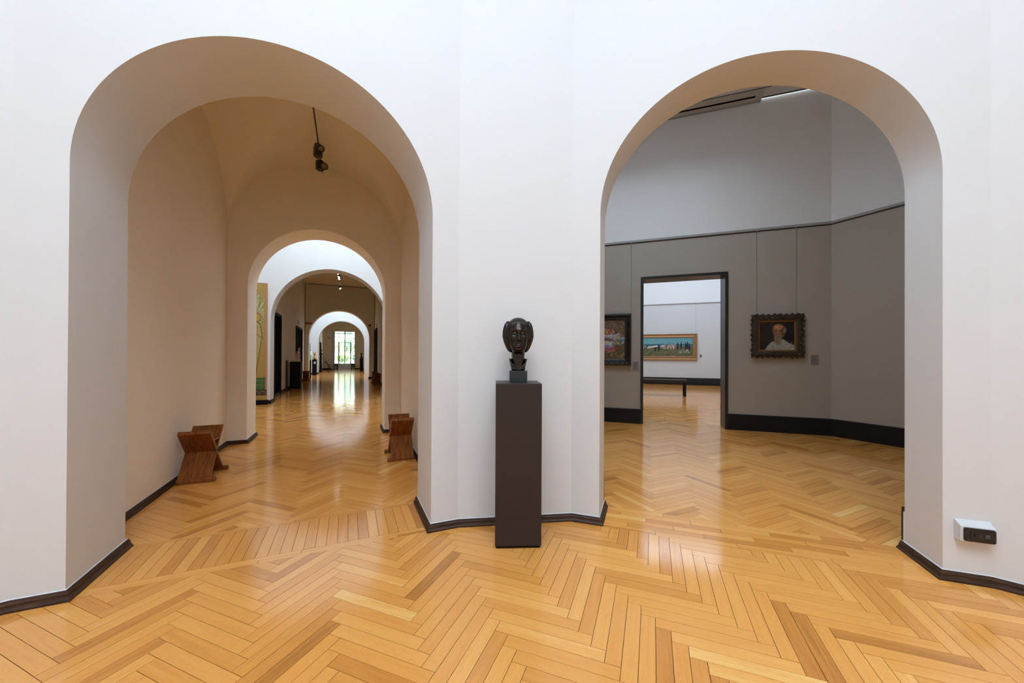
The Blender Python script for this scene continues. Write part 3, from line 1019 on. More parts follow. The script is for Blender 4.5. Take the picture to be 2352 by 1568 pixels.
# ------------------------------------------------------------------ sculpted forms (signed distances turned into meshes)
def surface_nets(Fv, lo, h):
    nx, ny, nz = Fv.shape
    ins = Fv < 0
    cs = [(i, j, k) for i in (0, 1) for j in (0, 1) for k in (0, 1)]

    def cut(A, c):
        return A[c[0]:nx - 1 + c[0], c[1]:ny - 1 + c[1], c[2]:nz - 1 + c[2]]
    cnt = sum(cut(ins, c).astype(np.int8) for c in cs)
    act = (cnt > 0) & (cnt < 8)
    ijk = np.argwhere(act)
    idx = -np.ones(act.shape, dtype=np.int64)
    idx[act] = np.arange(len(ijk))
    pos = np.zeros((len(ijk), 3))
    num = np.zeros(len(ijk))
    I, J, K = ijk.T
    for a in cs:
        for ax in range(3):
            if a[ax] == 1:
                continue
            b = list(a)
            b[ax] = 1
            fa = Fv[I + a[0], J + a[1], K + a[2]]
            fb = Fv[I + b[0], J + b[1], K + b[2]]
            m = (fa < 0) != (fb < 0)
            t = np.where(m, fa / np.where(fa == fb, 1, fa - fb), 0)
            p = np.tile(np.array(a, float), (len(ijk), 1))
            p[:, ax] += t
            pos[m] += p[m]
            num[m] += 1
    V = (ijk + pos / num[:, None]) * h + np.array(lo)
    Q = []
    for ax in range(3):
        o1, o2 = (ax + 1) % 3, (ax + 2) % 3
        sl0 = [slice(1, -1)] * 3
        sl1 = [slice(1, -1)] * 3
        sl0[ax] = slice(0, Fv.shape[ax] - 1)
        sl1[ax] = slice(1, Fv.shape[ax])
        a, b = ins[tuple(sl0)], ins[tuple(sl1)]
        e = np.argwhere(a != b)
        off = np.array([1, 1, 1])
        off[ax] = 0
        e = e + off
        flip = ins[e[:, 0], e[:, 1], e[:, 2]]

        def cell(d1, d2):
            q = e.copy()
            q[:, o1] -= d1
            q[:, o2] -= d2
            return idx[q[:, 0], q[:, 1], q[:, 2]]
        quad = np.stack([cell(1, 1), cell(0, 1), cell(0, 0), cell(1, 0)], 1)
        quad[~flip] = quad[~flip][:, ::-1]
        Q.append(quad)
    Q = np.concatenate(Q)
    Q = Q[(Q >= 0).all(1)]
    return V, Q


def smin(a, b, k):
    h = np.clip(0.5 + 0.5 * (b - a) / k, 0, 1)
    return b + (a - b) * h - k * h * (1 - h)


def smax(a, b, k):
    return -smin(-a, -b, k)


def sd_ell(P, c, r):
    q = [(P[i] - c[i]) / r[i] for i in range(3)]
    k0 = np.sqrt(q[0] ** 2 + q[1] ** 2 + q[2] ** 2)
    k1 = np.sqrt((q[0] / r[0]) ** 2 + (q[1] / r[1]) ** 2 + (q[2] / r[2]) ** 2) + 1e-9
    return k0 * (k0 - 1) / k1


def sd_cap(P, a, b, ra, rb):
    ba = [b[i] - a[i] for i in range(3)]
    l2 = sum(x * x for x in ba)
    t = np.clip(sum((P[i] - a[i]) * ba[i] for i in range(3)) / l2, 0, 1)
    return np.sqrt(sum((P[i] - a[i] - t * ba[i]) ** 2 for i in range(3))) - (ra + (rb - ra) * t)


def grid(lo, hi, h):
    ax = [np.arange(lo[i], hi[i] + h, h, dtype=np.float32) for i in range(3)]
    return np.meshgrid(*ax, indexing='ij')


def sdf_obj(name, Fv, lo, h, material, parent=None, loc=None):
    V, Q = surface_nets(Fv, lo, h)
    me = bpy.data.meshes.new(name)
    me.from_pydata(V.tolist(), [], Q.tolist())
    me.polygons.foreach_set('use_smooth', [True] * len(me.polygons))
    me.materials.append(material)
    o = bpy.data.objects.new(name, me)
    COL.objects.link(o)
    o.parent = parent
    if loc:
        o.location = loc
    return o


# -- the bust (local: x to the viewer's right, -y towards the viewer, z up from the stone block)
MA = -math.atan2(VMR[1] - VML[1], VMR[0] - VML[0])        # axis of the middle wall
ped_front = (0.051, 2.632)
prz = math.radians(2.4)


def WP(x, y):
    return (ped_front[0] + x * math.cos(prz) - y * math.sin(prz), ped_front[1] + x * math.sin(prz) + y * math.cos(prz))


PZ = 1.183
t = empty('pedestal', WP(0, 0.168) + (0.0,), prz)
MB().box(-0.166, 0.166, -0.168, 0.168, 0.022, PZ - 0.006).build('body', M_PED, t, bevel=.0015)
MB().box(-0.158, 0.158, -0.150, 0.158, 0.0, 0.022).build('plinth', M_PED2, t)
MB().box(-0.166, 0.166, -0.168, 0.168, PZ - 0.005, PZ).build('top_board', M_PED, t, bevel=.0015)
tag(t, 'tall dark brown square pedestal carrying the bronze head', 'pedestal')

b = empty('bust', WP(0.004, 0.188) + (PZ,), prz)
BH = 0.086
MB().box(-0.0655, 0.0655, -0.0655, 0.0655, 0, BH).build('stone_block', M_STONE, b, bevel=.002)
tag(b, 'dark bronze head of a woman with swept-back hair on a stone block', 'bust')

h = 0.0022
lo, hi = (-0.135, -0.135, -0.006), (0.135, 0.135, 0.42)
X, Y, Z = grid(lo, hi, h)
Pf = (X, -Y, Z)                     # second axis = towards the viewer
AX = np.abs(X)
Ps = (AX, -Y, Z)
skull = sd_ell(Pf, (0, -0.008, 0.305), (0.073, 0.094, 0.094))
face = sd_ell(Pf, (0, 0.030, 0.250), (0.069, 0.058, 0.104))
head = smin(skull, face, 0.03)
head = smin(head, sd_ell(Pf, (0, 0.060, 0.168), (0.031, 0.029, 0.024)), 0.030)       # chin
head = smin(head, sd_cap(Ps, (0.022, 0.045, 0.160), (0.052, 0.000, 0.205), 0.016, 0.018), 0.030)   # jaw
head = smin(head, sd_ell(Ps, (0.044, 0.060, 0.246), (0.020, 0.020, 0.018)), 0.030)     # cheekbone
head = smin(head, sd_cap(Ps, (0.012, 0.084, 0.304), (0.050, 0.070, 0.303), 0.0085, 0.006), 0.018)   # brow
head = smax(head, -sd_ell(Ps, (0.031, 0.103, 0.279), (0.019, 0.020, 0.0135)), 0.016)   # socket
head = smin(head, sd_ell(Ps, (0.031, 0.0735, 0.2775), (0.0165, 0.0145, 0.0115)), 0.003)  # eyeball
head = smin(head, sd_cap(Ps, (0.018, 0.083, 0.2855), (0.045, 0.075, 0.284), 0.0030, 0.0028), 0.003)  # upper lid
head = smin(head, sd_cap(Ps, (0.019, 0.082, 0.269), (0.044, 0.076, 0.270), 0.0020, 0.0020), 0.003)   # lower lid
head = smin(head, sd_cap(Pf, (0, 0.084, 0.302), (0, 0.107, 0.233), 0.0060, 0.0080), 0.012)   # nose
head = smin(head, sd_ell(Ps, (0.0090, 0.095, 0.2300), (0.0062, 0.010, 0.0058)), 0.008)
head = smin(head, sd_ell(Pf, (0, 0.042, 0.203), (0.054, 0.044, 0.058)), 0.025)            # lower face
head = smin(head, sd_ell(Pf, (0, 0.068, 0.187), (0.024, 0.016, 0.018)), 0.020)             # mouth mound
head = smin(head, sd_cap(Ps, (0.004, 0.0925, 0.1912), (0.024, 0.0865, 0.1872), 0.0034, 0.0020), 0.005)   # upper lip
head = smin(head, sd_cap(Ps, (0.000, 0.0912, 0.1802), (0.019, 0.0865, 0.1825), 0.0042, 0.0024), 0.005)   # lower lip
head = smax(head, -sd_cap(Ps, (0.000, 0.0960, 0.1860), (0.028, 0.0890, 0.1850), 0.0022, 0.0020), 0.002)   # mouth line
head = smax(head, -sd_ell(Pf, (0, 0.090, 0.1705), (0.016, 0.006, 0.0035)), 0.008)
neck = sd_cap(Pf, (0, -0.012, 0.20), (0, -0.006, 0.0), 0.051, 0.0485)
neck = smin(neck, sd_cap(Ps, (0.030, 0.018, 0.13), (0.010, 0.040, 0.012), 0.012, 0.010), 0.018)       # tendons
neck = smin(neck, sd_cap(Ps, (0.012, 0.042, 0.010), (0.045, 0.034, 0.018), 0.008, 0.008), 0.010)      # collarbones
head = smin(head, neck, 0.014)
head = np.maximum(head, -Z)
sdf_obj('head', head, lo, h, M_BRONZE, b, (0, 0, BH))
# collar: a thin flaring shell, high at the sides and nape, open in front
rr = np.sqrt(X ** 2 + (Y - 0.004) ** 2)
rc = 0.047 + 0.22 * np.clip(Z, 0, 0.1)
collar = np.abs(rr - rc) - 0.0035
cut = 0.092 - 1.25 * np.clip(-Y - 0.004, 0, 1) - 0.35 * np.clip(0.05 - AX, 0, 1) * (Y < 0)
collar = np.maximum(np.maximum(collar, Z - cut), -Z)
sdf_obj('collar', collar, lo, h, M_BRONZE, b, (0, 0, BH))
# hair: smooth crown swept back from the brow, full waves at the sides
crown = sd_ell(Pf, (0, -0.018, 0.331), (0.0835, 0.096, 0.078))
strand = 0.0015 * np.sin(X * 2 * math.pi / 0.0115 + 22 * (Z - 0.33) * np.sign(X)) * np.clip((AX + 0.02) / 0.05, 0.55, 1)
crown = crown + strand
AXs = AX + 0.19 * np.clip(0.262 - Z, 0, 1)
side = sd_ell((AXs, -Y, Z), (0.078, -0.018, 0.260), (0.0415, 0.052, 0.120))
phi = np.arctan2(AXs - 0.072, -Y + 0.020)
side = side + 0.0019 * np.sin(phi * 15 + 16 * np.sin((Z - 0.16) * 7))
back = sd_ell(Pf, (0, -0.052, 0.262), (0.088, 0.058, 0.112))
hair = smin(smin(crown, side, 0.010), back, 0.02)
# the face stays clear of the hair
clear = smax(sd_ell(Pf, (0, 0.085, 0.243), (0.0735, 0.085, 0.112)), -(Pf[1] - 0.0), 0.006)
hair = smax(hair, -clear, 0.005)
hair = np.maximum(hair, 0.130 - Z)
# asymmetric swell on the right-hand lock
sdf_obj('hair', hair, lo, h, M_BRONZE, b, (0, 0, BH))
del X, Y, Z, Pf, Ps, AX, head, hair, collar, neck, crown, side, back


# ------------------------------------------------------------------ crossed-board benches
def make_bench(loc, rz, mirror=1):
    """x runs out from the wall into the room, y along the wall"""
    t = empty('bench', loc, rz)
    H, a, th = 0.545, 0.225, 0.034
    for s in (-1, 1):
        # a board leaning from a foot on one side to an arm on the other
        y0, z0, y1, z1 = s * a, 0.03, -s * a * 0.98, H
        l = math.hypot(y1 - y0, z1 - z0)
        ny, nz = -(z1 - z0) / l * th / 2, (y1 - y0) / l * th / 2
        ch = 0.012
        poly = [(y0 + ny, z0 + nz), (y1 + ny, z1 + nz - ch), (y1, z1), (y1 - ny, z1 - nz - ch * .2), (y0 - ny, z0 - nz)]
        MB().extrude(poly, 0.0, 0.285 * mirror).build('side_board', M_BENCH, t, bevel=.003)
        f = MB()
        ys = s * (a + 0.006)
        x0, x1 = -0.005 * mirror, 0.335 * mirror
        f.extrude([(ys - .027, 0), (ys + .027, 0), (ys + .027, .034), (ys + .012, .048), (ys - .012, .048), (ys - .027, .034)], x0, x1)
        f.build('foot', M_BENCH, t, bevel=.006)
    MB().box(0.006 * min(0, mirror) + (0.004 if mirror > 0 else -0.281), (0.281 if mirror > 0 else -0.004), -0.108, 0.108, 0.405, 0.428).build('seat', M_BENCH, t, bevel=.003)
    p = MB().tube((0.283 * mirror, 0, 0.287), (0.292 * mirror, 0, 0.287), 0.009, n=10)
    p.build('bolt', M_BLACK, t)
    return t


def place_bench(u, d, mirror, label):
    t = make_bench(WL(u, d) + (0.0,), RZL, mirror)
    return tag(t, label, 'bench', 'crossed-board benches along the left gallery')


place_bench(-1.648, 5.225, 1, 'crossed-board walnut bench against the bay wall on the left')
place_bench(0.812, 5.255, -1, 'crossed-board walnut bench against the right wall of the vaulted bay')
place_bench(-2.165, 22.2, 1, 'far crossed-board bench at the left foot of the fourth arch')
place_bench(1.405, 19.9, -1, 'far crossed-board bench under the black door on the right')
place_bench(1.405, 18.35, -1, 'far crossed-board bench on the right, half hidden by the arch pier')


# ------------------------------------------------------------------ lamps on tracks
def spot_head(t, p, aim, lens, r=0.052, ln=0.13, boxy=True):
    """an octagonal driver box on the track with a round lamp head turned on its side"""
    aim = Vector(aim).normalized()
    hd = MB().lathe([(r * .55, -ln), (r * .9, -ln * .8), (r, -ln * .2), (r, 0), (r * .84, 0.002), (r * .82, -0.012), (0.001, -0.012)], 20, p, aim)
    o = hd.build('lamp_head', M_SPOT, t, smooth=35)
    c = Vector(p) - aim * 0.010
    MB().lathe([(r * .80, 0), (r * .5, .004), (0.001, .006)], 20, c, aim).build('lens', lens, o, smooth=60)
    return o


ZT = 4.36
t = empty('spotlight_track', WL(-0.40, 5.2) + (ZT,), RZL)
MB().box(-0.008, 0.008, -0.9, 1.52, -0.010, 0.010).build('track', M_SPOT, t)
for y in (-0.5, 1.1):
    MB().tube((0, y, 0.010), (0, y, 0.22), 0.005).build('stem', M_SPOT, t)
for y, aim, side in ((0.72, (0.55, -0.55, -0.62), -1), (1.12, (0.25, -0.85, -0.30), -1)):
    bx = MB().lathe([(0.052, -0.015), (0.060, -0.005), (0.060, 0.115), (0.052, 0.125)], 6, (-0.01, y, -0.135))
    bx.build('driver_box', M_SPOT, t)
    spot_head(t, (0.035 if y < 1 else 0.055, y - 0.06, -0.055 if y < 1 else -0.105), aim, M_LENS)
tag(t, 'black spotlight track with two unlit lamps under the groin vault', 'spotlight')

t = empty('spotlight_track', WL(-0.42, 18.0) + (5.26,), RZL)
MB().box(-0.02, 0.02, -4.5, 4.75, -0.02, 0.02).build('track', M_SPOT, t)
for y in (-4, 0, 4.4):
    MB().tube((0, y, 0.02), (0, y, 0.11), 0.008).build('stem', M_SPOT, t)
for y, aim in ((0.45, (0.3, -0.55, -0.7)), (1.25, (-0.3, -0.5, -0.75)), (1.75, (-0.25, -0.55, -0.7)), (4.55, (0.3, -0.6, -0.7))):
    spot_head(t, (0.0, y, -0.17), aim, M_LIT, 0.065, 0.12)
    MB().tube((0, y, -0.02), (0, y, -0.12), 0.012).build('arm', M_SPOT, t)
tag(t, 'long ceiling track with four lit lamps in the hall', 'spotlight')


# ------------------------------------------------------------------ painted surfaces
class Canvas:
    """a fine grid of coloured cells: paint laid on stroke by stroke"""
    def __init__(self, w, h, nx, ny, col):
        self.w, self.h, self.nx, self.ny = w, h, nx, ny
        self.x, self.y = np.meshgrid((np.arange(nx) + .5) / nx * w, (np.arange(ny) + .5) / ny * h, indexing='ij')
        self.c = np.zeros((nx, ny, 3)) + np.array(col)

    def blend(self, m, col):
        self.c = self.c * (1 - m[..., None]) + np.array(col) * m[..., None]

    def ell(self, cx, cy, rx, ry, col, rot=0.0, soft=0.15, a=1.0):
        c, s = math.cos(rot), math.sin(rot)
        dx, dy = self.x - cx, self.y - cy
        q = np.sqrt(((c * dx + s * dy) / rx) ** 2 + ((-s * dx + c * dy) / ry) ** 2)
        self.blend(np.clip((1 - q) / soft + .5, 0, 1) * a, col)

    def poly(self, pts, col, a=1.0, soft=0.0):
        ins = np.zeros(self.x.shape, bool)
        n = len(pts)
        for i in range(n):
            x0, y0 = pts[i]
            x1, y1 = pts[(i + 1) % n]
            cond = ((y0 > self.y) != (y1 > self.y)) & (self.x < (x1 - x0) * (self.y - y0) / (y1 - y0 + 1e-12) + x0)
            ins ^= cond
        self.blend(ins * a, col)

    def seg(self, x0, y0, x1, y1, r, col, a=1.0):
        l2 = (x1 - x0) ** 2 + (y1 - y0) ** 2 + 1e-12
        t = np.clip(((self.x - x0) * (x1 - x0) + (self.y - y0) * (y1 - y0)) / l2, 0, 1)
        d = np.hypot(self.x - x0 - t * (x1 - x0), self.y - y0 - t * (y1 - y0))
        self.blend(np.clip((r - d) / (r * .4) + .5, 0, 1) * a, col)

    def strokes(self, n, box, cols, ln, r, ang=None, a=0.6):
        for _ in range(n):
            x = random.uniform(box[0], box[1])
            y = random.uniform(box[2], box[3])
            g = random.uniform(0, math.pi) if ang is None else random.gauss(ang, .35)
            l = ln * random.uniform(.5, 1.3)
            self.seg(x, y, x + l * math.cos(g), y + l * math.sin(g), r * random.uniform(.6, 1.3), random.choice(cols), a)

    def build(self, name, material, parent, loc=(0, 0, 0)):
        nx, ny = self.nx, self.ny
        V = [(self.w * i / nx - self.w / 2, 0.0, self.h * j / ny) for i in range(nx + 1) for j in range(ny + 1)]
        Fc = [(i * (ny + 1) + j, (i + 1) * (ny + 1) + j, (i + 1) * (ny + 1) + j + 1, i * (ny + 1) + j + 1) for i in range(nx) for j in range(ny)]
        me = bpy.data.meshes.new(name)
        me.from_pydata(V, [], Fc)
        at = me.attributes.new('paint', 'FLOAT_COLOR', 'FACE')
        col = np.ones((nx * ny, 4), dtype=np.float32)
        col[:, :3] = np.clip(self.c.reshape(-1, 3), 0, 1)
        at.data.foreach_set('color', col.ravel())
        me.materials.append(material)
        o = bpy.data.objects.new(name, me)
        COL.objects.link(o)
        o.parent = parent
        o.location = loc
        return o


def frame_ring(w, h, prof, mb=None):
    """mitred frame in the x-z plane: profile of (distance outwards from the opening, height towards the room)"""
    mb = mb or MB()
    cor = [(-w / 2, 0, -1, -1), (w / 2, 0, 1, -1), (w / 2, h, 1, 1), (-w / 2, h, -1, 1)]
    k = len(prof)
    v = [(x + sx * t, -q, z + sz * t) for x, z, sx, sz in cor for t, q in prof]
    f = []
    for i in range(4):
        for j in range(k):
            f.append((i * k + j, i * k + (j + 1) % k, ((i + 1) % 4) * k + (j + 1) % k, ((i + 1) % 4) * k + j))
    return mb.add(v, f)


def carving(mb, w, h, band, depth, step, scal, seed):
    """leaf and scroll lumps all round a frame, standing proud and breaking its outer edge"""
    r = random.Random(seed)
    sides = [((-w / 2, 0), (w / 2, 0), (0, -1)), ((w / 2, 0), (w / 2, h), (1, 0)), ((w / 2, h), (-w / 2, h), (0, 1)), ((-w / 2, h), (-w / 2, 0), (-1, 0))]
    for (x0, z0), (x1, z1), (nx, nz) in sides:
        L = math.hypot(x1 - x0, z1 - z0) + 2 * band
        n = int(L / step)
        tx, tz = (x1 - x0) / (L - 2 * band), (z1 - z0) / (L - 2 * band)
        for i in range(n):
            s = -band + (i + .5) * L / n
            ph = abs(math.sin(math.pi * (i + .5) / n * 3))
            for q, rad in ((.30, .6), (.58, .95), (.84 + scal * ph * .18, 1.0)):
                o = band * q
                cx, cz = x0 + tx * s + nx * o, z0 + tz * s + nz * o
                g = (.85 if i % 2 else -.85) * (1 if q > .5 else -1) + r.uniform(-.25, .25) + math.atan2(nz, nx)
                m = Matrix.Rotation(-g, 3, 'Y')
                mb.blob((cx, -depth * (1.0 - .35 * abs(q - .55) * 2) + r.uniform(-.006, .006), cz),
                        (step * rad * r.uniform(.75, .98), depth * .26, step * rad * r.uniform(.26, .40)), m, 7, 4)
    return mb


def wires(t, xs, z0, z1, y):
    for x in xs:
        w = MB().tube((x, y, z0), (x, y, z1), 0.0022, n=6)
        o = w.build('hanging_wire', M_WIRE, t)
        MB().box(x - .008, x + .008, y - .006, y + .004, z1 - .03, z1 + .01).build('hook', M_WIRE, o)


# -- portrait right of the doorway
W0, H0 = 0.545, 0.52
c = Canvas(W0, H0, 130, 124, (0.010, 0.007, 0.006))
c.strokes(120, (0, .25, .1, H0), [(.03, .015, .01), (.02, .012, .012), (.045, .02, .012)], .06, .012, 1.2, .5)
c.strokes(60, (.3, .55, .1, H0), [(.012, .006, .006), (.02, .008, .006)], .06, .014, 1.4, .5)
c.poly([(.09, 0), (.13, .08), (.19, .15), (.27, .17), (.37, .20), (.46, .13), (.545, .085), (.545, 0)], (.40, .37, .31))
c.strokes(80, (.16, .50, .0, .09), [(.46, .43, .37), (.30, .27, .23), (.40, .36, .31), (.22, .19, .16)], .055, .006, 1.1, .55)
c.strokes(14, (.42, .54, 0, .05), [(.40, .20, .13), (.5, .47, .42)], .05, .008, .5, .7)
c.ell(.305, .345, .092, .125, (.34, .135, .055), .08, .25)                      # head
c.ell(.300, .415, .078, .055, (.50, .22, .10), 0, .6)                          # bald brow
c.ell(.275, .425, .03, .022, (.60, .34, .19), 0, .9, .8)
c.ell(.375, .345, .035, .08, (.15, .055, .025), -.1, .5)                       # shaded cheek
c.ell(.395, .36, .022, .045, (.26, .22, .18), -.2, .6)                         # hair at the ear
c.strokes(14, (.385, .412, .33, .39), [(.22, .18, .14), (.12, .09, .07)], .018, .004, .9, .6)
c.ell(.268, .350, .020, .008, (.045, .02, .014), -.2, .5)                      # eyes
c.ell(.335, .348, .022, .008, (.04, .018, .012), .15, .5)
c.seg(.245, .365, .290, .362, .006, (.08, .035, .02), .8)
c.seg(.315, .362, .36, .366, .006, (.08, .035, .02), .8)
c.seg(.290, .355, .283, .315, .009, (.55, .25, .12), .9)                       # nose
c.ell(.283, .310, .013, .010, (.50, .16, .08), 0, .6)
c.ell(.245, .300, .022, .018, (.42, .15, .07), 0, .8)
c.ell(.285, .285, .030, .010, (.05, .025, .018), 0, .6)                        # mouth, moustache
c.ell(.290, .205, .058, .100, (.24, .165, .11), .05, .5)                         # beard
c.strokes(120, (.248, .335, .14, .275), [(.30, .22, .15), (.16, .10, .065), (.24, .16, .10), (.10, .06, .04), (.38, .30, .23)], .030, .0038, -1.45, .6)
uc = (1.861 + 2.695) / 2
t = empty('painting', WR(uc, DR2 - .012) + (1.345,), RZR)
band = (0.835 - W0) / 2
zc0 = (0.86 - H0) / 2
c.build('canvas', M_PAINT, t, (0, -0.010, zc0))
MB().box(-W0 / 2 - .02, W0 / 2 + .02, -0.008, 0.006, zc0 - .02, zc0 + H0 + .02).build('stretcher', M_BLACK, t)
fr = frame_ring(W0, H0, [(0.022, 0.0), (0.022, 0.045), (0.05, 0.055), (band * .7, 0.05), (band * .86, 0.03), (band * .86, 0.0)])
fr2 = MB().add([(x, y, z + zc0) for x, y, z in fr.v], fr.f)
fo = fr2.build('frame', M_CARVED, t)
cv = carving(MB(), W0, H0, band * .93, 0.050, 0.044, 0.7, 5)
MB().add([(x, y, z + zc0) for x, y, z in cv.v], cv.f).build('carving', M_CARVED, fo, smooth=60, weld=False)
ln = frame_ring(W0 - .01, H0 - .01, [(0.0, 0.010), (0.0, 0.02), (0.012, 0.032), (0.032, 0.032), (0.032, 0.010)])
MB().add([(x, y, z + zc0 + .005) for x, y, z in ln.v], ln.f).build('gilt_slip', M_GILT, t)
wires(t, (-0.32, 0.30), 0.84, 2.40, -0.004)
tag(t, 'portrait of a bald bearded man in white, dark carved frame', 'painting')

# -- still life left of the doorway, half behind the pier
W1, H1 = 1.02, 0.82
c = Canvas(W1, H1, 190, 150, (.17, .10, .05))
c.strokes(260, (0, W1, .45, H1), [(.24, .15, .08), (.15, .085, .04), (.3, .2, .11), (.11, .07, .045)], .12, .010, -.8, .6)
c.strokes(160, (0, W1, 0, .2), [(.10, .06, .035), (.26, .15, .05), (.05, .05, .03), (.05, .09, .04), (.38, .22, .07)], .1, .011, .35, .7)
c.poly([(0, .38), (W1, .42), (W1, .46), (0, .46)], (.35, .37, .36))
c.strokes(60, (0, W1, .38, .47), [(.5, .52, .52), (.28, .32, .33), (.42, .38, .36)], .09, .008, .05, .7)
c.ell(.58, .58, .30, .11, (.05, .045, .04), -.15, .1)
c.ell(.58, .565, .27, .085, (.34, .12, .05), -.12, .2)
c.ell(.74, .575, .075, .055, (.62, .20, .05), 0, .4)
c.ell(.63, .59, .06, .05, (.55, .14, .04), 0, .4)
c.strokes(70, (.50, .80, .52, .62), [(.6, .18, .05), (.45, .28, .16), (.2, .06, .04), (.05, .10, .12), (.62, .42, .25), (.55, .10, .04)], .04, .012, None, .8)
c.ell(.60, .485, .26, .022, (.60, .58, .60), .06, .4)
c.strokes(30, (.4, .86, .46, .51), [(.65, .65, .7), (.3, .3, .45)], .05, .008, .1, .8)
c.ell(.55, .29, .34, .155, (.20, .05, .05), .06, .06)
c.ell(.54, .30, .30, .125, (.40, .13, .12), .06, .1)
c.ell(.53, .31, .27, .105, (.07, .06, .06), .05, .1)
c.ell(.66, .30, .11, .075, (.55, .6, .7), .0, .3)
c.ell(.63, .27, .08, .035, (.14, .26, .55), .2, .4)
c.strokes(40, (.58, .74, .28, .36), [(.66, .55, .35), (.3, .5, .35), (.7, .5, .3), (.72, .72, .7)], .035, .009, None, .8)
c.strokes(40, (.3, .8, .14, .24), [(.45, .12, .10), (.2, .10, .22), (.6, .25, .2)], .1, .009, .3, .8)
c.strokes(26, (.82, .98, .28, .40), [(.05, .30, .36), (.55, .32, .08), (.03, .12, .16), (.6, .45, .2)], .06, .012, None, .8)
t = empty('painting', WR(-0.272 - W1 / 2 - .13, DR2 - .012) + (1.225,), RZR)
c.build('canvas', M_PAINT, t, (0, -.010, .105))
MB().box(-W1 / 2 - .02, W1 / 2 + .02, -0.008, 0.006, .085, .105 + H1 + .02).build('stretcher', M_BLACK, t)
fr = frame_ring(W1, H1, [(0.0, 0.012), (0.0, 0.02), (0.03, 0.035), (0.05, 0.03), (0.10, 0.06), (0.13, 0.05), (0.13, 0.0), (0.02, 0.0)])
fo = MB().add([(x, y, z + .105) for x, y, z in fr.v], fr.f).build('frame', M_BLKFRAME, t)
cv = carving(MB(), W1 + .06, H1 + .06, .095, 0.05, 0.028, 0.0, 9)
MB().add([(x, y, z + .075) for x, y, z in cv.v], cv.f).build('carving', M_BLKFRAME, fo, smooth=60, weld=False)
wires(t, (-.55, W1 / 2 + .125), 1.03, 2.51, -0.004)
tag(t, 'still life of plates and fruit in blackened frame beside doorway', 'painting')

# -- wide seaside picture in the far room
W2, H2 = 3.1, 0.93
c = Canvas(W2, H2, 360, 108, (.16, .42, .46))
c.strokes(260, (0, W2, .62, H2), [(.13, .40, .46), (.20, .46, .47), (.16, .36, .43)], .3, .02, .0, .5)
c.poly([(0, .50), (W2, .545), (W2, .61), (0, .605)], (.03, .14, .22))
c.strokes(60, (0, W2, .53, .60), [(.04, .18, .26), (.02, .10, .18)], .2, .012, 0, .6)
c.poly([(0, 0), (W2, 0), (W2, .52), (2.6, .50), (1.7, .47), (0, .50)], (.13, .13, .065))
c.strokes(420, (0, W2, 0, .42), [(.10, .13, .04), (.20, .18, .08), (.06, .07, .04), (.26, .18, .11), (.13, .17, .05)], .12, .018, .3, .6)
c.strokes(40, (0, W2, .46, .52), [(.3, .28, .18), (.22, .2, .12)], .14, .014, .1, .6)
for x, hh in ((1.38, .60), (1.55, .61), (2.42, .69), (2.58, .70), (2.78, .69), (2.86, .72), (2.95, .62)):
    c.ell(x, hh - .20, .045, .17, (.018, .022, .03), 0, .25)
    c.ell(x, hh - .01, .022, .028, (.05, .03, .025), 0, .3)
c.poly([(.98, .40), (1.3, .44), (1.52, .50), (1.44, .56), (1.2, .50), (1.0, .47)], (.72, .72, .70))
c.ell(1.73, .52, .10, .04, (.74, .73, .70), .2, .3)
for k in range(26):
    x = random.uniform(1.75, 2.35)
    c.ell(x, random.uniform(.40, .52), .022, .075, random.choice([(.6, .55, .48), (.35, .2, .12), (.12, .16, .22), (.05, .05, .06), (.55, .38, .25)]), 0, .3)
    c.ell(x, random.uniform(.53, .60), .016, .018, random.choice([(.7, .68, .64), (.15, .1, .08)]), 0, .4)
for k in range(16):
    x = random.uniform(.0, 1.0)
    c.ell(x, random.uniform(.40, .50), .03, .07, random.choice([(.05, .05, .05), (.3, .26, .18), (.5, .46, .4)]), 0, .3)
c.strokes(34, (2.5, 3.0, .16, .32), [(.75, .74, .7)], .03, .008, None, .8)
t = empty('painting', WR(2.39 - W2 / 2 - .19, CD - .015) + (1.245,), RZR)
c.build('canvas', M_PAINT, t, (0, -.02, .165))
MB().box(-W2 / 2 - .03, W2 / 2 + .03, -0.016, 0.01, .14, .165 + H2 + .025).build('stretcher', M_BLACK, t)
fr = frame_ring(W2, H2, [(0.0, 0.024), (0.0, 0.05), (0.03, 0.06), (0.10, 0.04), (0.15, 0.075), (0.19, 0.07), (0.19, 0.0), (0.02, 0.0)])
MB().add([(x, y, z + .165) for x, y, z in fr.v], fr.f).build('frame', M_GOLDFRAME, t)
wires(t, (-1.2, 1.68), 1.26, 2.76, -0.004)
tag(t, 'wide seaside picture with figures, gold frame, seen through doorway', 'painting')


# -- caption cards
def card(u, z, w, hh, d, label):
    t = empty('caption_card', WR(u, d) + (z,), RZR)
    MB().box(-w / 2, w / 2, -0.008, 0.0, 0, hh).build('card', M_CARD, t)
    p = MB()
    for k in range(7):
        zz = hh * (.86 - k * .11)
        p.box(-w * .38, w * (.38 - .25 * ((k * 7) % 3) / 2), -0.0092, -0.007, zz, zz + hh * .03)
    p.build('print', M_INK, t)
    return tag(t, label, 'caption card')


card(-0.185, 1.10, .118, .18, DR2, 'taupe caption card between the still life and the doorway')
card(2.857, 1.247, .115, .18, DR2, 'taupe caption card right of the bearded man portrait')
card(2.553, 1.353, .096, .148, CD, 'small caption card beside the seaside picture')

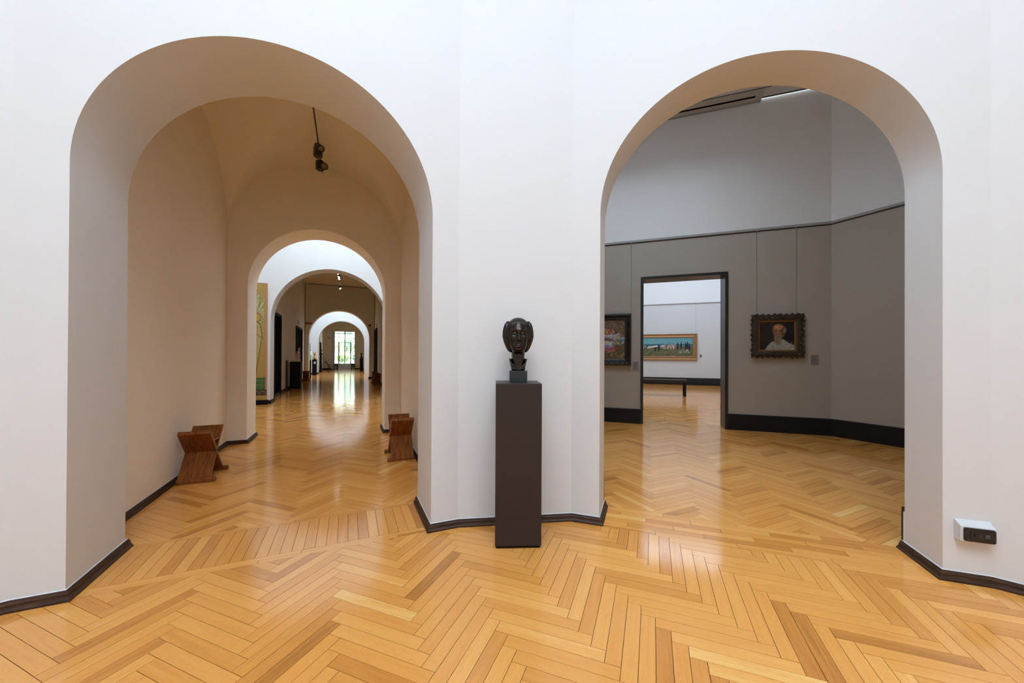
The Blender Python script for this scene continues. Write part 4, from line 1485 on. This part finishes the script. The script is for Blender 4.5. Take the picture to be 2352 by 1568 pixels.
# ------------------------------------------------------------------ mosaic panel in the second room
MW, MH = 1.5, 3.26
c = Canvas(MW, MH, 150, 330, (.50, .31, .075))
n1 = rng.random(c.x.shape)
c.c *= (0.8 + 0.45 * n1)[..., None]
c.strokes(700, (0, MW, .55, MH), [(.56, .37, .10), (.42, .25, .05), (.50, .34, .13), (.60, .42, .16), (.36, .22, .05)], .06, .010, None, .5)
ex = MW - .27                                                       # axis of the winged figure
for sgn in (1, -1):
    for k in range(9):
        g = math.pi / 2 - sgn * (.10 + k * .29)
        ln = (.62, .55, .46, .37, .30, .235, .20, .18, .165)[k]
        cx, cy = ex, 2.30
        x1, y1 = cx + ln * math.cos(g), cy + ln * math.sin(g)
        x0, y0 = cx + .11 * math.cos(g), cy + .11 * math.sin(g)
        c.seg(x0, y0, x1, y1, .040, (.10, .06, .02))
        c.seg(x0, y0, x1, y1, .032, (.56, .52, .24))
        c.ell(cx + ln * .86 * math.cos(g), cy + ln * .86 * math.sin(g), .024, .012, (.10, .34, .14), g, .4)
c.ell(ex, 2.30, .135, .135, (.42, .08, .03), 0, .06)
c.ell(ex, 2.30, .115, .115, (.62, .36, .06), 0, .06)
c.ell(ex - .03, 2.22, .05, .10, (.06, .045, .05), 0, .2)
c.poly([(ex - .25, 2.15), (ex + .05, 2.18), (ex + .12, 2.1), (ex + .16, 1.75), (ex + .10, 1.35), (ex + .02, .66), (ex - .3, .66)], (.10, .06, .03))
c.poly([(ex - .25, 2.14), (ex + .04, 2.165), (ex + .105, 2.09), (ex + .145, 1.75), (ex + .085, 1.35), (ex + .0, .68), (ex - .3, .68)], (.56, .42, .17))
c.strokes(90, (ex - .2, ex + .08, 1.2, 2.1), [(.62, .5, .24), (.48, .33, .10)], .10, .012, -1.3, .5)
for k in range(44):
    c.ell(ex - .01, .72 + k * .026, .014, .009, (.05, .04, .05) if k % 2 else (.42, .30, .14), 0, .3)
c.seg(ex - .01, 1.86, ex + .13, 1.72, .007, (.10, .06, .03))
c.poly([(0, .30), (MW, .30), (MW, .62), (0, .66)], (.06, .16, .055))
c.strokes(200, (0, MW, .30, .62), [(.08, .22, .07), (.04, .12, .05), (.10, .2, .05), (.05, .15, .09)], .08, .012, .1, .6)
for y in (.41, .53):
    for k in range(15):
        c.seg(k * .1, y + .01 * math.sin(k * 2), k * .1 + .1, y + .01 * math.sin(k * 2 + 2), .006, (.40, .28, .06), .8)
c.poly([(0, .145), (MW, .145), (MW, .30), (0, .30)], (.045, .025, .03))
for k in range(-1, 11):
    xk = MW - .10 - k * .15
    for r0, col in ((.062, (.45, .26, .05)), (.050, (.06, .03, .03)), (.034, (.03, .04, .09))):
        c.ell(xk, .185, r0, r0 * 1.2, col, 0, .15)
    c.poly([(xk + .06, .285), (xk + .09, .285), (xk + .075, .20)], (.05, .14, .05))
c.poly([(0, .125), (MW, .125), (MW, .16), (0, .16)], (.09, .03, .028))
c.poly([(0, MH - .028), (MW, MH - .028), (MW, MH), (0, MH)], (.55, .27, .16))
for k in range(56):
    y = .32 + k * .0535
    c.ell(MW - .052, y + .0268, .030, .031, (.50, .31, .08) if y > .63 else (.06, .16, .055), 0, .15)
edge = (c.x > MW - .030) & (c.y > .30)
c.blend(edge * 1.0, (.58, .28, .17))
for k in range(56):
    y = .32 + k * .0535
    c.poly([(MW - .030, y - .012), (MW - .030, y + .012), (MW - .052, y)], (.58, .28, .17))
c.c *= 0.78
t = empty('mosaic_panel', WL(-2.072 - MW / 2, D3) + (0.0,), RZL)
c.build('mosaic', M_MOSAIC, t, (0, -.066, .125))
MB().box(-MW / 2, MW / 2, -.065, -.005, .12, .125 + MH + .002).build('slab', mat('salmon_edge', (.55, .27, .17), .6), t)
MB().box(-MW / 2 - .03, MW / 2 + .045, -.16, -.035, 0.0, .125).build('plinth', M_BLACK, t)
tag(t, 'tall gold mosaic panel with a winged figure above green ground', 'mosaic')

# ------------------------------------------------------------------ wall socket
t = empty('wall_socket', WR(1.896, DR) + (0.262,), RZR)
w2 = 0.082
v = [(-w2, 0, 0), (w2, 0, 0), (w2, 0, .122), (-w2, 0, .122), (-w2 + .004, -.05, .004), (w2 - .002, -.05, .004), (w2 - .002, -.05, .094), (-w2 + .004, -.05, .094)]
MB().add(v, [(0, 1, 2, 3), (4, 5, 6, 7), (0, 1, 5, 4), (1, 2, 6, 5), (2, 3, 7, 6), (3, 0, 4, 7)]).build('box', M_PLASTIC, t, bevel=.002)


def rrect(w, hh, r, n=5):
    p = []
    for cx, cz, a0 in ((w / 2 - r, hh / 2 - r, 0), (-w / 2 + r, hh / 2 - r, 90), (-w / 2 + r, -hh / 2 + r, 180), (w / 2 - r, -hh / 2 + r, 270)):
        for i in range(n + 1):
            g = math.radians(a0 + 90 * i / n)
            p.append((cx + r * math.cos(g), cz + r * math.sin(g)))
    return p


def plate(mb, poly, cx, cz, y0, y1):
    n = len(poly)
    v = [(cx + p[0], y, cz + p[1]) for y in (y0, y1) for p in poly]
    return mb.add(v, [tuple(range(n)), tuple(range(n, 2 * n))[::-1]] + [(i, (i + 1) % n, n + (i + 1) % n, n + i) for i in range(n)])


pl = plate(MB(), rrect(.142, .082, .012), .004, .049, -.050, -.058).build('plate', M_SOCKET, t, bevel=.002)
plate(MB(), rrect(.086, .044, .003), .004, .049, -.058, -.0605).build('insert', M_SOCKET, pl)
for k, x in enumerate((-.022, .004)):
    m = MB()
    for zz in (-.009, 0, .009):
        m.tube((x, -.0600, .049 + zz), (x, -.0612, .049 + zz), .0028, n=10)
    m.build('outlet', M_DARKROOM if k == 0 else M_SOCKET2, pl)
MB().box(.024, .044, -.064, -.060, .040, .060).build('switch', M_SOCKET2, pl)
tag(t, 'white surface box with a black socket plate on right wall', 'socket')

# ------------------------------------------------------------------ bench in the far bright room
t = empty('museum_bench', WR(0.45, 14.3) + (0.0,), RZR)
MB().box(-0.95, 0.93, -.25, .25, .47, .575).build('seat', M_PED, t, bevel=.006)
for x in (-.88, .86):
    for y in (-.19, .19):
        MB().box(x - .035, x + .035, y - .035, y + .035, 0, .47).build('leg', M_PED2, t)
tag(t, 'low dark bench on the parquet of the far bright room', 'bench')


# ------------------------------------------------------------------ doors, signs and sculptures down the gallery
def dark_door(name, d0, d1, hh, u, s, label):
    """a black lined doorway on a side wall of the gallery (s = +1 when the room lies on the +u side)"""
    f = MB()
    a, b = sorted((u - .02 * s, u + .055 * s))
    f.box(a, b, d0, d0 + .09, 0, hh)
    f.box(a, b, d1 - .09, d1, 0, hh)
    f.box(a, b, d0 + .09, d1 - .09, hh - .09, hh)
    o = struct(f.build(name, M_BLACK, rz=RZL), label)
    a, b = sorted((u - .01 * s, u + .012 * s))
    MB().box(a, b, d0 + .09, d1 - .09, 0, hh - .09).build('leaf', M_DARKROOM, o)
    return o


dark_door('door_2', 13.9, 15.25, 2.78, HU0, 1, 'black doorway in the hall just past the third arch')
dark_door('door_3', 19.55, 21.8, 2.74, HU0, 1, 'black doorway behind the pale statuette')
dark_door('door_4', 21.1, 23.1, 2.88, HU1, -1, 'black doorway on the right of the hall')
dark_door('door_5', 35.2, 36.6, 2.5, HU0, 1, 'black doorway in the last hall, left')
dark_door('door_6', 33.6, 35.2, 2.5, HU1, -1, 'black doorway in the last hall, right')


def sign(u, d, z, w, hh, m, label, axis='d', printed=True):
    t = empty('sign', WL(u, d) + (z,), RZL)
    if axis == 'd':
        MB().box(-w / 2, w / 2, -.02, 0, 0, hh).build('board', m, t)
        if printed:
            p = MB()
            for k in range(6):
                x = -w * .36 + k * w * .125
                p.box(x, x + w * .08, -.022, -.019, hh * .3, hh * .7)
            p.build('lettering', M_SIGNTXT, t)
    else:
        MB().box(0, .02 * axis, -w / 2, w / 2, 0, hh).build('board', m, t)
    return tag(t, label, 'sign')


sign(-2.02, D4, 3.10, .30, .105, M_RED, 'red exit sign left of the fourth arch')
sign(-1.70, D6, 3.0, .26, .10, M_RED, 'distant red sign on the end wall beyond the fifth arch')
sign(HU0, 20.4, 2.86, .20, .20, M_CARD, 'small room number plate above the door behind the statuette', 1)
sign(HU1, 21.9, 2.97, .20, .20, M_CARD, 'small room number plate above the right hall door', -1)
t = empty('security_camera', WL(1.2, D4) + (3.13,), RZL)
MB().box(-.03, .03, -.05, 0, .02, .08).build('bracket', M_BLACK, t)
MB().lathe([(.035, 0), (.04, .02), (.04, .16), (.03, .17)], 12, (0, -.06, .04), (-.5, -.8, -.25)).build('housing', M_BLACK, t, smooth=40)
tag(t, 'small black security camera right of the fourth arch', 'camera')


def plinth_box(u0, u1, d, hh, label, depth=None, material=None):
    dep = depth or (u1 - u0)
    t = empty('pedestal', WL((u0 + u1) / 2, d + dep / 2) + (0.0,), RZL)
    w = (u1 - u0) / 2
    MB().box(-w, w, -dep / 2, dep / 2, .03, hh).build('body', material or M_PED2, t, bevel=.004)
    MB().box(-w + .015, w - .015, -dep / 2 + .015, dep / 2 - .015, 0, .03).build('plinth', M_BLACK, t)
    return tag(t, label, 'pedestal')


plinth_box(-2.16, -1.775, 17.35, 1.105, 'dark pedestal under the pale statuette in the hall')
plinth_box(-2.14, -1.975, 24.2, 1.09, 'dark pedestal under the glass case past the fourth arch', .4)
plinth_box(-2.25, -1.97, 28.6, 1.09, 'dark pedestal under the golden bust in the fourth room')
plinth_box(-2.12, -1.965, 33.9, 1.36, 'dark pedestal in the last hall on the left', .35)
plinth_box(0.98, 1.25, 36.2, 1.1, 'dark pedestal in the last hall on the right')

# pale statuette: a slender draped figure, head bowed to one side
h = 0.008
lo, hi = (-.20, -.16, -.01), (.20, .16, .62)
X, Y, Z = grid(lo, hi, h)
P = (X, Y, Z)
g = sd_ell(P, (-.03, 0, .03), (.17, .10, .035))
g = smin(g, sd_cap(P, (.03, 0, .04), (.05, 0, .26), .085, .055), .05)
g = smin(g, sd_cap(P, (.05, 0, .26), (.055, 0, .40), .052, .060), .03)
g = smin(g, sd_cap(P, (.055, 0, .42), (.065, -.01, .48), .026, .024), .02)
g = smin(g, sd_ell(P, (.072, -.02, .525), (.042, .05, .052)), .012)
g = smin(g, sd_cap(P, (.005, 0, .40), (-.045, -.03, .22), .024, .02), .015)
g = smin(g, sd_cap(P, (-.045, -.03, .22), (-.02, -.07, .10), .02, .018), .015)
g = np.maximum(g + .004 * np.sin(X * 180 + Z * 14), .010 - Z)
st = empty('statuette', WL(-1.93, 17.52) + (1.105,), RZL)
sdf_obj('figure', g, lo, h, M_PALE, st)
MB().box(-.20, .12, -.11, .11, 0, .018).build('base', M_PALE, st)
tag(st, 'pale stone statuette of a slender figure in the hall', 'statuette')


def small_bust(name, loc, m, label, cat='bust'):
    h = .009
    lo, hi = (-.17, -.15, -.01), (.17, .15, .56)
    X, Y, Z = grid(lo, hi, h)
    P = (X, Y, Z)
    g = sd_ell(P, (0, 0, .10), (.135, .085, .08))
    g = smin(g, sd_cap(P, (0, .0, .12), (0, -.01, .32), .05, .048), .04)
    g = smin(g, sd_ell(P, (0, .01, .41), (.075, .095, .11)), .02)
    g = smin(g, sd_ell(P, (0, -.03, .37), (.055, .06, .075)), .02)
    g = smin(g, sd_cap(P, (0, -.085, .42), (0, -.105, .38), .01, .014), .012)
    g = smin(g, sd_ell(P, (0, .075, .42), (.06, .045, .06)), .02)
    g = np.maximum(g, .055 - Z)
    t = empty(name, loc, RZL)
    sdf_obj('head', g, lo, h, m, t)
    MB().lathe([(.07, 0), (.07, .012), (.045, .025), (.05, .06)], 16).build('socle', M_BLACK, t, smooth=40)
    return tag(t, label, cat)


small_bust('bust', WL(-2.11, 28.74) + (1.09,), M_GOLD, 'small golden bust on a dark pedestal in the fourth room')
small_bust('bust', WL(1.115, 36.33) + (1.1,), M_BRONZE, 'dark bust in the last hall beside the garden door')
small_bust('bust', WL(-2.04, 34.08) + (1.36,), M_BRONZE, 'small dark bust in the last hall on the left')

# glass case standing on its pedestal
t = empty('display_case', WL(-2.055, 24.4) + (1.09,), RZL)
cw, ch2 = .075, .95
for x0, x1, y0, y1 in ((-cw, cw, -.19, -.184), (-cw, cw, .184, .19), (-cw, -cw + .006, -.184, .184), (cw - .006, cw, -.184, .184)):
    MB().box(x0, x1, y0, y1, 0, ch2).build('pane', M_VITRINE, t)
MB().box(-cw, cw, -.19, .19, ch2, ch2 + .008).build('lid', M_VITRINE, t)
tag(t, 'tall greenish glass case past the left edge of the fourth arch', 'display case')
# upright panel beside the hall pedestal
t = empty('upright_panel', WL(-2.19, 16.75) + (0.0,), RZL)
MB().box(-.012, .012, -.20, .20, .02, 1.18).build('panel', mat('slate_panel', (.07, .08, .10), .5), t)
MB().box(-.012, .06, -.20, .20, 0, .02).build('foot', M_BLACK, t)
tag(t, 'narrow slate grey panel leaning by the hall wall before the pedestal', 'panel')
# label on the golden bust's pedestal
t = MB().box(-.055, .055, -.006, 0, 0, .15).build('label_card', M_PLASTIC, None, WL(-2.085, 28.595) + (.785,), RZL)
tag(t, 'small white label on the pedestal of the golden bust', 'label card')

# folding chair at the far end
t = empty('folding_chair', WL(-1.72, 39.75) + (0.0,), RZL)
for y in (-.19, .19):
    MB().tube((-.22, y, .80), (.17, y, 0), .014).build('back_leg', M_BLACK, t)
    MB().tube((.15, y, .46), (-.17, y, 0), .014).build('front_leg', M_BLACK, t)
MB().box(-.10, .24, -.19, .19, .445, .475).build('seat', M_BLACK, t)
m = MB()
m.add([(-.235, -.2, .60), (-.205, -.2, .62), (-.205, .2, .62), (-.235, .2, .60), (-.29, -.2, .80), (-.26, -.2, .81), (-.26, .2, .81), (-.29, .2, .80)],
      [(0, 1, 2, 3), (4, 5, 6, 7), (0, 1, 5, 4), (1, 2, 6, 5), (2, 3, 7, 6), (3, 0, 4, 7)])
m.build('backrest', M_BLACK, t)
tag(t, 'dark folding chair at the end of the gallery by the grey shutter', 'chair')

# ------------------------------------------------------------------ glazed garden door at the far end
dw = OU1 - OU0
fr = MB()
yy0, yy1 = D6 + .10, D6 + .16
fr.box(OU0, OU0 + .06, yy0, yy1, OZ0, OZ1)
fr.box(OU1 - .06, OU1, yy0, yy1, OZ0, OZ1)
fr.box(OU0 + .06, OU1 - .06, yy0, yy1, OZ1 - .03, OZ1)
fr.box(OU0 + .06, OU1 - .06, yy0, yy1, OZ0, OZ0 + .03)
gd = struct(fr.build('door_7', M_FRAMEGREY, rz=RZL), 'tall glazed garden door at the far end of the gallery')


def zx(y):           # picture rows of the glazing bars turned into heights
    return OZ1 - (y - 235) / (1060 - 235) * (OZ1 - OZ0)


cols = [OU0 + .06 + (OU1 - OU0 - .12) * k for k in (0, .20, .50, .80, 1.0)]
rws = [zx(v) for v in (245, 288, 405, 515, 622, 732, 830, 945, 1055)]
for k, u in enumerate(cols[1:-1]):
    wbar = .075 if k == 1 else .035
    MB().box(u - wbar / 2, u + wbar / 2, yy0 - .01, yy1, OZ0 + .03, OZ1 - .03).build('mullion', M_FRAMEGREY, gd)
MB().box(OU0 + .06, OU1 - .06, yy0 - .012, yy1, rws[1] - .03, rws[1] + .03).build('transom', M_FRAMEGREY, gd)
MB().box(cols[1], cols[3], yy0 - .012, yy1, rws[3] - .025, rws[3] + .025).build('transom', M_FRAMEGREY, gd)
for u in (cols[1], cols[3]):
    MB().box(u - .05, u + .05, yy0 - .014, yy1, OZ0 + .03, rws[3]).build('stile', M_FRAMEGREY, gd)
for z in rws[2:8]:
    if abs(z - rws[3]) > .01:
        MB().box(OU0 + .06, OU1 - .06, yy0 + .01, yy1 - .01, z - .011, z + .011).build('glazing_bar', M_FRAMEGREY, gd)
for i in range(4):
    for j in range(8):
        MB().box(cols[i], cols[i + 1], yy0 + .028, yy0 + .034, rws[j + 1], rws[j]).build('pane', M_GLASS, gd, weld=False)
# open shutter leaf, steps and dark side boxes
t = empty('shutter', WL(OU0 - .13, D6 - .02) + (0.0,), RZL)
MB().box(-.12, .12, -.06, 0, .03, 3.84).build('leaf', M_SHUTTER, t)
MB().box(-.12, .12, -.07, .0, 0, .03).build('rail', M_FRAMEGREY, t)
tag(t, 'tall pale grey folded shutter left of the garden door', 'shutter')
t = empty('steps', WL(-.30, D6 - .01) + (0.0,), RZL)
for k in range(3):
    MB().box(-.58, .58, -.34 * (3 - k), 0, k * .175, (k + 1) * .175).build('step', M_MARBLESTEP, t)
tag(t, 'three grey marble steps up to the garden door', 'steps')
for s, uu in ((-1, -1.07), (1, .47)):
    t = empty('low_console', WL(uu, D6 - .22) + (0.0,), RZL)
    MB().box(-.185, .185, -.18, .18, .40, .54).build('top', M_BLACK, t)
    MB().box(*((.10, .18) if s < 0 else (-.18, -.10)), -.16, .16, 0, .40).build('leg', M_BLACK, t)
    MB().box(*((-.18, -.14) if s < 0 else (.14, .18)), -.16, .16, 0, .40).build('leg', M_BLACK, t)
    tag(t, 'low black console %s of the steps at the far end' % ('left' if s < 0 else 'right'), 'console')

# ------------------------------------------------------------------ the garden beyond the glass
struct(MB().box(-30, 30, D6 + .3, 90, -.12, .10).build('ground_garden', M_LAWN, rz=RZL), 'lawn beyond the garden door')
struct(MB().box(-1.9, 1.4, D6 + .3, D6 + 3.5, .10, .52).build('terrace', M_GRAVEL, rz=RZL), 'pale terrace outside the garden door')
t = empty('railing', WL(-.3, D6 + 3.3) + (.52,), RZL)
MB().box(-2.2, 2.2, -.03, .03, .92, 1.0).build('handrail', M_RENDERW, t)
MB().box(-2.2, 2.2, -.02, .02, .06, .11).build('lower_rail', M_RENDERW, t)
for k in range(26):
    MB().box(-2.15 + k * .172 - .015, -2.15 + k * .172 + .015, -.015, .015, 0, .93).build('baluster', M_FRAMEGREY, t)
tag(t, 'pale terrace railing seen through the garden door', 'railing')


def tree(u, d, hh, r, m, label, n=620, seed=1):
    rr = random.Random(seed)
    t = empty('tree', WL(u, d) + (.1,), RZL)
    MB().tube((0, 0, 0), (.1, 0, hh * .6), .14, .07).build('trunk', M_BARK, t, smooth=40)
    mb = MB()
    V, Fc = [], []
    for _ in range(n):
        a, b2 = rr.uniform(0, 2 * math.pi), rr.uniform(-1, 1)
        q = r * (rr.random() ** .45)
        c0 = Vector((q * math.sqrt(1 - b2 * b2) * math.cos(a), q * math.sqrt(1 - b2 * b2) * math.sin(a), hh * .62 + q * b2 * .95))
        x = Vector((rr.gauss(0, 1), rr.gauss(0, 1), rr.gauss(0, 1))).normalized()
        y = x.orthogonal().normalized()
        s = rr.uniform(.09, .19)
        k = len(V)
        V += [c0 + x * s, c0 + y * s * .6, c0 - x * s, c0 - y * s * .6]
        Fc.append((k, k + 1, k + 2, k + 3))
    mb.add(V, Fc)
    mb.build('crown', m, t, weld=False)
    return tag(t, label, 'tree', 'trees in the garden beyond the glass')


tree(-2.4, 49.5, 4.4, 1.7, M_LEAF2, 'yellow-green tree at the upper left of the garden door', seed=2)
tree(-.3, 56, 4.2, 2.1, M_LEAF, 'dark green tree behind the middle panes of the garden door', seed=3)
tree(1.7, 51.5, 4.3, 1.7, M_LEAF, 'green tree behind the right panes of the garden door', seed=4)
for k, (u, d) in enumerate(((-2.1, 46.3), (-.55, 46.9), (1.1, 46.6))):
    tree(u, d, 1.7, .7, M_LEAF if k != 1 else M_LEAF2, ('low green shrub at the left behind the railing', 'yellow-green shrub in the middle behind the railing', 'low green shrub at the right behind the railing')[k], 500, 10 + k)
t = empty('building', WL(3, 78) + (.1,), RZL)
wl = MB().box(-8, 8, 0, 6, 0, 8.5).build('wall', M_RENDERW, t)
for i in range(5):
    for j in range(2):
        MB().box(-6.6 + i * 2.9, -5.3 + i * 2.9, -.06, .02, 2.2 + j * 3.2, 4.1 + j * 3.2).build('window', M_PANE2, t)
MB().box(-8.3, 8.3, -.3, 6.3, 8.5, 8.9).build('roof', M_GRAVEL, t)
tag(t, 'white building behind the trees of the garden', 'building')
